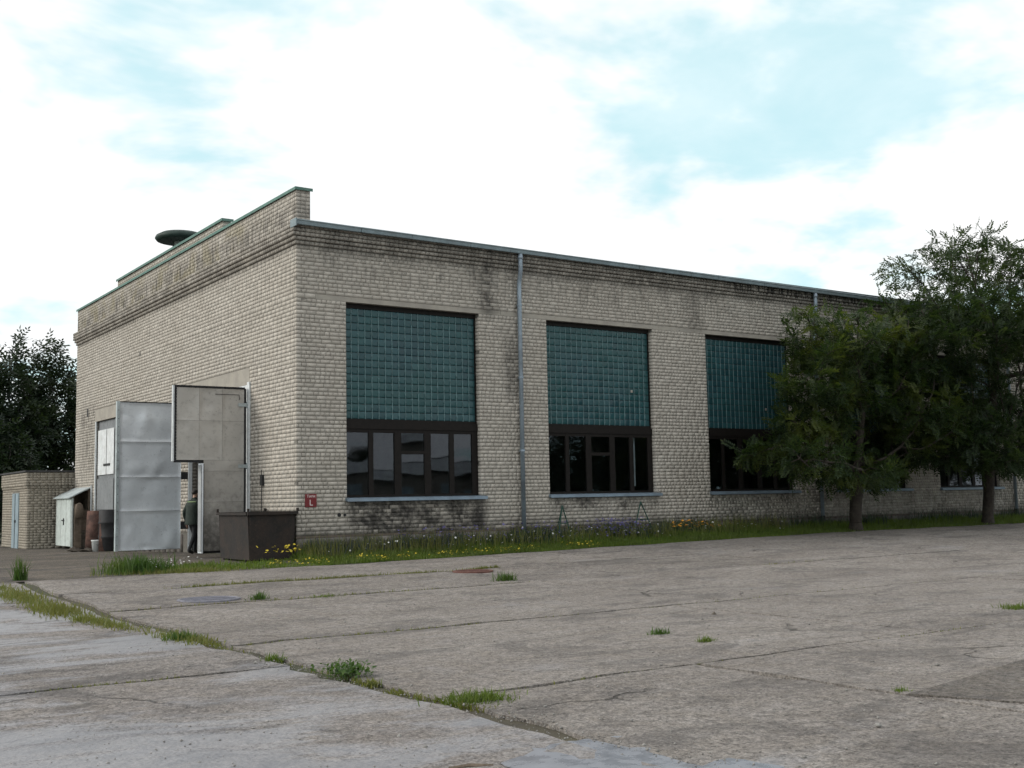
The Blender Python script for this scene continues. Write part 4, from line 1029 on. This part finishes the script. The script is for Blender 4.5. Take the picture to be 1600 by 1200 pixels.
# wood behind the shed: individual dark trees
wood = [(-6.2, 38., 10.4, 3.0, 'dark leafy tree at the left edge behind the brick shed'), (-2.3, 36., 11.2, 2.5, 'tallest dark feathery tree behind the brick shed'), (.9, 37.5, 10.6, 2.2, 'dark tree with pointed top beside the hall far corner'), (3.6, 39., 10.6, 2.4, 'dark tree half hidden behind the hall far corner'),
        (-4.6, 41., 9.8, 3., 'dark tree deep in the wood behind the shed'), (-.8, 33.5, 6.5, 2.0, 'lower dark bushy tree right behind the shed roof'), (-4.2, 34., 6.8, 2.4, 'lower dark bushy tree left behind the shed')]
for q, (x, y, h, rw, lab) in enumerate(wood):
    b = (x, y, 0.); n = 230
    lob = [(x, y, h*.30, rw*1.0, rw, h*.24, n), (x+rw*.2, y, h*.52, rw*.9, rw*.9, h*.2, n), (x-rw*.15, y, h*.72, rw*.65, rw*.65, h*.16, 150), (x+rw*.1*(-1)**q, y, h*.89, rw*.3, rw*.3, h*.13, 60)]
    make_tree('wood_tree', lab, 'tree', b, h*.12, lob, 40+q, 13, 2.3, 4, 'darkleaf', 'barkgrey', .5, .62, 5., .18, 'trees of the dark wood behind the shed', -.45, .026)

# ------------------------------------------------------------------ grass, weeds, flowers
def blades(Pb, h, wd, lean=.35, rr=RNG, curl=.5):
    n = len(Pb); th = rr.uniform(0, 2*math.pi, n); s_ = np.stack([np.cos(th), np.sin(th), np.zeros(n)], 1)
    th2 = rr.uniform(0, 2*math.pi, n); ln = np.abs(rr.normal(0, lean, n)); l_ = np.stack([np.cos(th2)*ln, np.sin(th2)*ln, np.ones(n)], 1)
    mid = Pb+unit(l_)*(h*.55)[:, None]; l2 = l_.copy(); l2[:, :2] *= 1+curl*3; tip = mid+unit(l2)*(h*.45)[:, None]
    w_ = wd[:, None]*.5*s_
    V = np.stack([Pb-w_, Pb+w_, mid+w_*.8, mid-w_*.8, tip], 1).reshape(-1, 3)
    k = np.arange(n)[:, None]*5
    Fq = np.concatenate([k+np.array([[0, 1, 2]]), k+np.array([[0, 2, 3]]), k+np.array([[3, 2, 4]])], 0)
    return V, Fq
def on_ground(x, y, dz=0.): return np.stack([x, y, g(x, y)+dz], 1)
# long verge along the front
n = 60000; x = np.concatenate([RNG.uniform(-3.6, 16, 42000), RNG.uniform(16, 36, 18000)]); y = RNG.uniform(-2.55, -.06, n)
edge = -2.28+.22*wob(x, x*.4, .9)
keep = (y > edge) & ((x > -.2) | (y < -.45-.25*np.sin(x*3))) & ~((x > -1.35) & (x < 0) & (y > -.22)); keep &= (x > -.3) | (RNG.uniform(0, 1, n) < .45*(1+.0*x))
x, y = x[keep], y[keep]; back = (y+2.3)/2.3
hh = (.09+.18*np.clip(back, 0, 1)**.7)*RNG.uniform(.55, 1.5, len(x))*(.8+.35*wob(x, y, 1.1)); hh = np.clip(hh*.82, .05, .45)
hh *= np.where(x < -.3, .7, 1.)
V, Fq = blades(on_ground(x, y, -.02), hh, RNG.uniform(.012, .024, len(x)), .35); kind(add('verge_grass', V, Fq, 'grass'), 'stuff', 'green grass verge along the hall front')
# taller stalks near the wall
n = 2600; x = RNG.uniform(-.2, 16, n); y = RNG.uniform(-1.3, -.1, n); V, Fq = blades(on_ground(x, y), RNG.uniform(.25, .62, n), RNG.uniform(.008, .016, n), .2); kind(add('tall_stalks', V, Fq, 'drygrass'), 'stuff', 'tall pale grass stalks by the hall wall')
n = 7000; x = np.concatenate([RNG.uniform(.1, 13, 5200), RNG.uniform(13, 34, 1800)]); y = -.1-np.abs(RNG.normal(0, .38, n)); k = wob(x*1.3, y*2.) > -.35; x, y = x[k], np.clip(y[k], -1.5, -.1)
V, Fq = blades(on_ground(x, y), RNG.uniform(.16, .5, len(x)), RNG.uniform(.014, .03, len(x)), .3); kind(add('wall_weeds', V, Fq, 'wallweed'), 'stuff', 'dark leafy weeds crowding the foot of the hall wall')
def line_tufts(p0, p1, n, h, spread, name, mat, label, clump=.5, wd=.012):
    L_ = math.hypot(p1[0]-p0[0], p1[1]-p0[1]); nc_ = max(3, int(L_*1.1)); cc_ = RNG.uniform(0, 1, nc_); ww_ = RNG.gamma(1.2, 1., nc_); ix = RNG.choice(nc_, n, p=ww_/ww_.sum()); t_ = np.clip(cc_[ix]+RNG.normal(0, .22/L_, n)*(.4+ww_[ix]), 0, 1)
    x = p0[0]+(p1[0]-p0[0])*t_+RNG.normal(0, spread, len(t_)); y = p0[1]+(p1[1]-p0[1])*t_+RNG.normal(0, spread, len(t_))
    return x, y, (np.abs(RNG.normal(h, h*.5, len(t_)))+.015)*.68
xs_, ys_, hs_ = [], [], []
for a in [((-7.25, -3.2), (-7.2, -9.2), 2600, .11, .16), ((-7.15, -9.), (-6.72, -12.6), 1500, .085, .10), ((-6.7, -12.5), (-6.65, -16.5), 260, .05, .03), ((-7.2, -5.3), (2.2, -5.25), 2400, .07, .022), ((-6.6, -8.2), (9, -8.2), 420, .05, .015), ((-6.4, -13.02), (10, -13.02), 500, .03, .012), ((-6.6, -17.5), (3, -17.5), 160, .022, .008), ((-9.5, -14.9), (-6.9, -14.9), 140, .03, .02), ((-6.7, -17.0), (-6.5, -18.4), 180, .04, .04), ((-5.2, -1.9), (-2.5, -2.15), 1500, .10, .18)]:
    q = line_tufts(*a[:2], a[2], a[3], a[4], '', '', ''); xs_.append(q[0]); ys_.append(q[1]); hs_.append(q[2])
x = np.concatenate(xs_); y = np.concatenate(ys_); h = np.concatenate(hs_)
V, Fq = blades(on_ground(x, y, -.03), h+.02, RNG.uniform(.008, .018, len(x)), .5); kind(add('joint_grass', V, Fq, 'drygrass'), 'stuff', 'grass growing along the slab joints')
# weed clump at the grass end by the driveway
def tuft(name, label, cx, cy, n, h, sp, mat='weed', wd=.02, lean=.5, stalks=0, sy=None):
    x = cx+RNG.normal(0, sp, n); y = cy+RNG.normal(0, sy or sp*.7, n)
    V, Fq = blades(on_ground(x, y, -.03), np.abs(RNG.normal(h, h*.35, n))+.02, RNG.uniform(.6, 1.4, n)*wd, lean)
    o = add(name, V, Fq, mat); tag(o, label, 'weed', 'weeds in the yard joints'); return o
tuft('tall_weed', 'tall green weed clump at the driveway end of the verge', -4.25, -1.55, 900, .30, .30, 'weed', .02, .35)
tuft('tall_weed', 'thin upright weed at the left edge of the driveway', -6.55, -1.85, 120, .34, .06, 'weed', .018, .25)
tuft('grass_tuft', 'low bright grass tuft spilling over the slab seam', -6.40, -17.8, 700, .075, .13, 'grass', .010, .7)
tuft('grass_tuft', 'small grass tuft alone on the middle slab', -2.42, -15.5, 160, .07, .06, 'weed', .012, .6)
tuft('grass_tuft', 'small yellowish tuft right of the middle slab', -2.51, -16.36, 170, .06, .05, 'grass', .010, .7)
tuft('grass_tuft', 'dark tuft on the slab joint before the first downpipe', .72, -7.75, 260, .15, .10, 'weed', .014, .5)
tuft('grass_tuft', 'dark tuft at the end of the weedy seam', -6.80, -12.0, 260, .09, .09, 'weed', .014, .6)
tuft('grass_tuft', 'dark tuft right of the flat manhole cover', -4.22, -8.0, 140, .12, .06, 'weed', .016, .5)
tuft('grass_tuft', 'tiny tuft beside the dark patch at the lower right', -3.63, -19.7, 110, .045, .035, 'grass', .009, .7)
tuft('grass_tuft', 'grass tuft at the right edge of the yard', 2.9, -16.65, 260, .07, .12, 'grass', .012, .7)
tuft('grass_tuft', 'flat grass strip left of centre on the slab', -3.15, -8.2, 220, .045, .14, 'grass', .012, .8)
tuft('grass_tuft', 'small tuft near the seam left of the broadleaf weed', -6.68, -14.4, 120, .06, .05, 'grass', .012, .6)
# broadleaf weed: leafy rosette
bw = thing('broadleaf_weed', 'dark green broad-leaved weed clump in the slab seam', 'weed', (-6.62, -15.9, -.02))
rr = np.random.default_rng(9); n = 420; x = -6.62+rr.normal(0, .10, n); y = -15.92+rr.normal(0, .12, n); z = np.abs(rr.normal(.045, .03, n))+.0
D = rr.normal(0, 1, (n, 3)); D[:, 2] = np.abs(D[:, 2])*.4+.1
lt = np.array([(0, 0, 0), (.5, .28, .06), (1, 0, 0), (.5, -.28, .06)]); V, Fq = sprays(np.stack([x, y, z], 1), D, rr.uniform(.03, .065, n), lt, rr); add('leaves', V, Fq, 'weed', bw)
V, Fq = blades(np.stack([x[:90], y[:90], np.zeros(90)-.02], 1), rr.uniform(.05, .12, 90), np.full(90, .006), .4, rr); add('stems', V, Fq, 'weed', bw)
# flowers
def flowers(name, label, mat, x, y, hlo, hhi, r0, r1, up=.6):
    n = len(x); z = g(x, y)+RNG.uniform(hlo, hhi, n); C = np.stack([x, y, z], 1); rr = RNG
    pet = []
    for q in range(5):
        th = q*2*math.pi/5; pet.append([(0, 0, 0), (math.cos(th-.5)*.8, math.sin(th-.5)*.8, .15), (math.cos(th)*1., math.sin(th)*1., .12), (math.cos(th+.5)*.8, math.sin(th+.5)*.8, .15)])
    V, Fq = sprays(C, unit(rr.normal(0, 1, (n, 3))*np.array([1, 1, .3])), rr.uniform(r0, r1, n), np.array(pet).reshape(-1, 3), rr)
    kind(add(name, V, Fq, mat), 'stuff', label)
    return x, y
n = 560; x = RNG.uniform(-1.6, 7.5, n); y = -2.2+np.abs(RNG.normal(0, .3, n))+.12*wob(x, x); k = wob(x*1.9, y*2) > -.25; flowers('yellow_flowers', 'low yellow flowers along the verge edge', 'fyellow', x[k], y[k], .04, .15, .012, .026)
n = 40; flowers('yellow_daisies', 'taller yellow flowers before the rusty skip', 'fyellow', RNG.normal(-.75, .22, n), RNG.normal(-1.1, .15, n), .25, .42, .025, .04)
n = 55; flowers('orange_flowers', 'orange flowers between second and third window', 'forange', RNG.normal(12.2, .45, n), RNG.normal(-.8, .2, n), .2, .42, .03, .055)
n = 150; flowers('white_flowers', 'scattered small white flowers in the verge', 'fwhite', RNG.uniform(.3, 15, n), RNG.uniform(-2.1, -.4, n), .15, .45, .016, .03)
n = 900; x = np.concatenate([RNG.normal(9.4, .55, 560), RNG.uniform(2.5, 8, 340)]); y = np.concatenate([RNG.normal(-.65, .22, 560), RNG.normal(-.5, .2, 340)])
flowers('purple_flowers', 'hazy purple flower spikes below the second window', 'fpurple', x, y, .12, .55, .018, .036)
n = 60; flowers('pale_weed_flowers', 'pale flowers in the weed clump by the driveway', 'fwhite', RNG.normal(-3.6, .35, n), RNG.normal(-1.5, .2, n), .1, .26, .014, .024)

# manhole covers, stones, sticks
def manhole(x, y, r, mat, label):
    z = gz(x, y); o = thing('manhole_cover', label, 'manhole', (x, y, z))
    MB().lathe((x, y, z-.03), [(r, 0), (r, .045), (r-.02, .052), (r-.05, .052), (r-.055, .042), (.01, .042)], 32).build('rim', mat, o)
    pl_ = MB()
    for q in np.arange(-r+.12, r-.1, .09):
        w_ = math.sqrt(max(0, (r-.08)**2-q*q)); pl_.box(x-w_, x+w_, y+q, y+q+.04, z+.012, z+.019)
    pl_.build('grip_bars', mat, o)
manhole(-4.86, -7.5, .50, 'manhole', 'flat blue-grey manhole cover in the left slabs'); manhole(1.35, -5.65, .42, 'manhole_red', 'rusty red manhole cover near the grass verge')
def stone(x, y, s_, label, mat='rubble'):
    V = np.array([(0, 0, .7), (1, 0, 0), (.3, .95, .1), (-.8, .6, -.1), (-.8, -.6, .1), (.3, -.95, 0), (0, 0, -.5)])*s_+RNG.normal(0, s_*.15, (7, 3))+(x, y, gz(x, y)+s_*.3-.02)
    tag(add('loose_stone', V, [(0, i, i % 5+1) for i in range(1, 6)]+[(6, i % 5+1, i) for i in range(1, 6)], mat), label, 'stone')
stone(-7.03, -8.87, .05, 'small dark stone left of the weedy seam'); stone(-.43, -14.37, .05, 'dark lump on the slab right of centre'); stone(-6.55, -20.35, .016, 'dark pebble on the wet concrete at the bottom')
tag(MB().tube([(-7.78, -19.62, -.012), (-7.66, -19.66, -.005), (-7.53, -19.72, -.012)], [.014, .018, .012], 6).build('short_stick', 'wood'), 'short dark stick at the bottom edge of the yard', 'stick')
n = 7000; x = np.concatenate([RNG.uniform(-6.6, 3, 3600), -6.68+RNG.normal(0, .16, 1800), RNG.uniform(-10.5, -6.7, 1600)]); y = np.concatenate([RNG.uniform(-21.8, -10, 3600), RNG.uniform(-21.5, -9, 1800), RNG.uniform(-21, -12, 1600)])
low = x < -6.67; s_ = RNG.gamma(2., .0022, n)+.002
O = np.array([(1, 0, 0), (0, 1, 0), (-1, 0, 0), (0, -1, 0), (0, 0, .7), (0, 0, -.7)])[None]*s_[:, None, None]*RNG.uniform(.6, 1.4, (n, 6, 1))+np.stack([x, y, g(x, y)+np.where(low, -.004, .004)], 1)[:, None]
Fo = np.array([(0, 1, 4), (1, 2, 4), (2, 3, 4), (3, 0, 4), (1, 0, 5), (2, 1, 5), (3, 2, 5), (0, 3, 5)]); kind(add('gravel', O.reshape(-1, 3), (Fo[None]+(np.arange(n)*6)[:, None, None]).reshape(-1, 3), 'pebble'), 'stuff', 'loose grit on the yard slabs')

# ------------------------------------------------------------------ across the yard, seen in the panes
fb = thing('far_shed_row', 'long low building across the yard mirrored in the window panes', 'building', (45, -62, 0))
MB().box(24, 49, -68, -61, 0, 3.7).build('wall', 'farwall', fb); MB().box(23.5, 49.5, -68.5, -60.6, 3.7, 4.7).build('fascia', 'farfascia', fb); MB().box(23.7, 49.3, -68.3, -60.8, 4.7, 4.78).build('roof', 'roof', fb)
for q, xx in enumerate(np.arange(26, 47, 4.4)):
    d_ = MB().box(xx, xx+2.4, -61.04, -60.96, .05, 2.5).build('garage_door', 'doorblue', fb)
src = None
for q, (x, y, s_) in enumerate([(12, -80, .9), (22, -78, 1.0), (33, -84, .75), (43, -82, .8), (47, -54, 1.1), (51, -49, 1.25), (56, -52, 1.2), (61, -48, 1.3), (67, -50, 1.25), (73, -48, 1.3), (80, -47, 1.3), (87, -44, 1.3)]):
    lab = 'tree of the far row across the yard mirrored in the panes'
    if src is None:
        lob = [(x, y, 3.4, 3.6, 3.2, 2.2, 260), (x+.6, y, 6.2, 3., 3., 1.8, 220), (x-.4, y, 8.2, 1.8, 1.8, 1.3, 90)]
        src = make_tree('far_row_tree', lab, 'tree', (x, y, 0), 1.4, lob, 77, 8, 3.0, 4, 'darkleaf', 'barkgrey', .6, .8, 5., .2, 'trees across the yard', -.3, .03); src.scale = (s_,)*3
    else:
        r_ = src.copy(); COL.objects.link(r_); r_.location = (x, y, 0); r_.rotation_euler = (0, 0, q*1.3); r_.scale = (s_, s_, s_*(.85+.1*(q % 3)))
        for ch_ in src.children:
            c_ = ch_.copy(); COL.objects.link(c_); c_.parent = r_
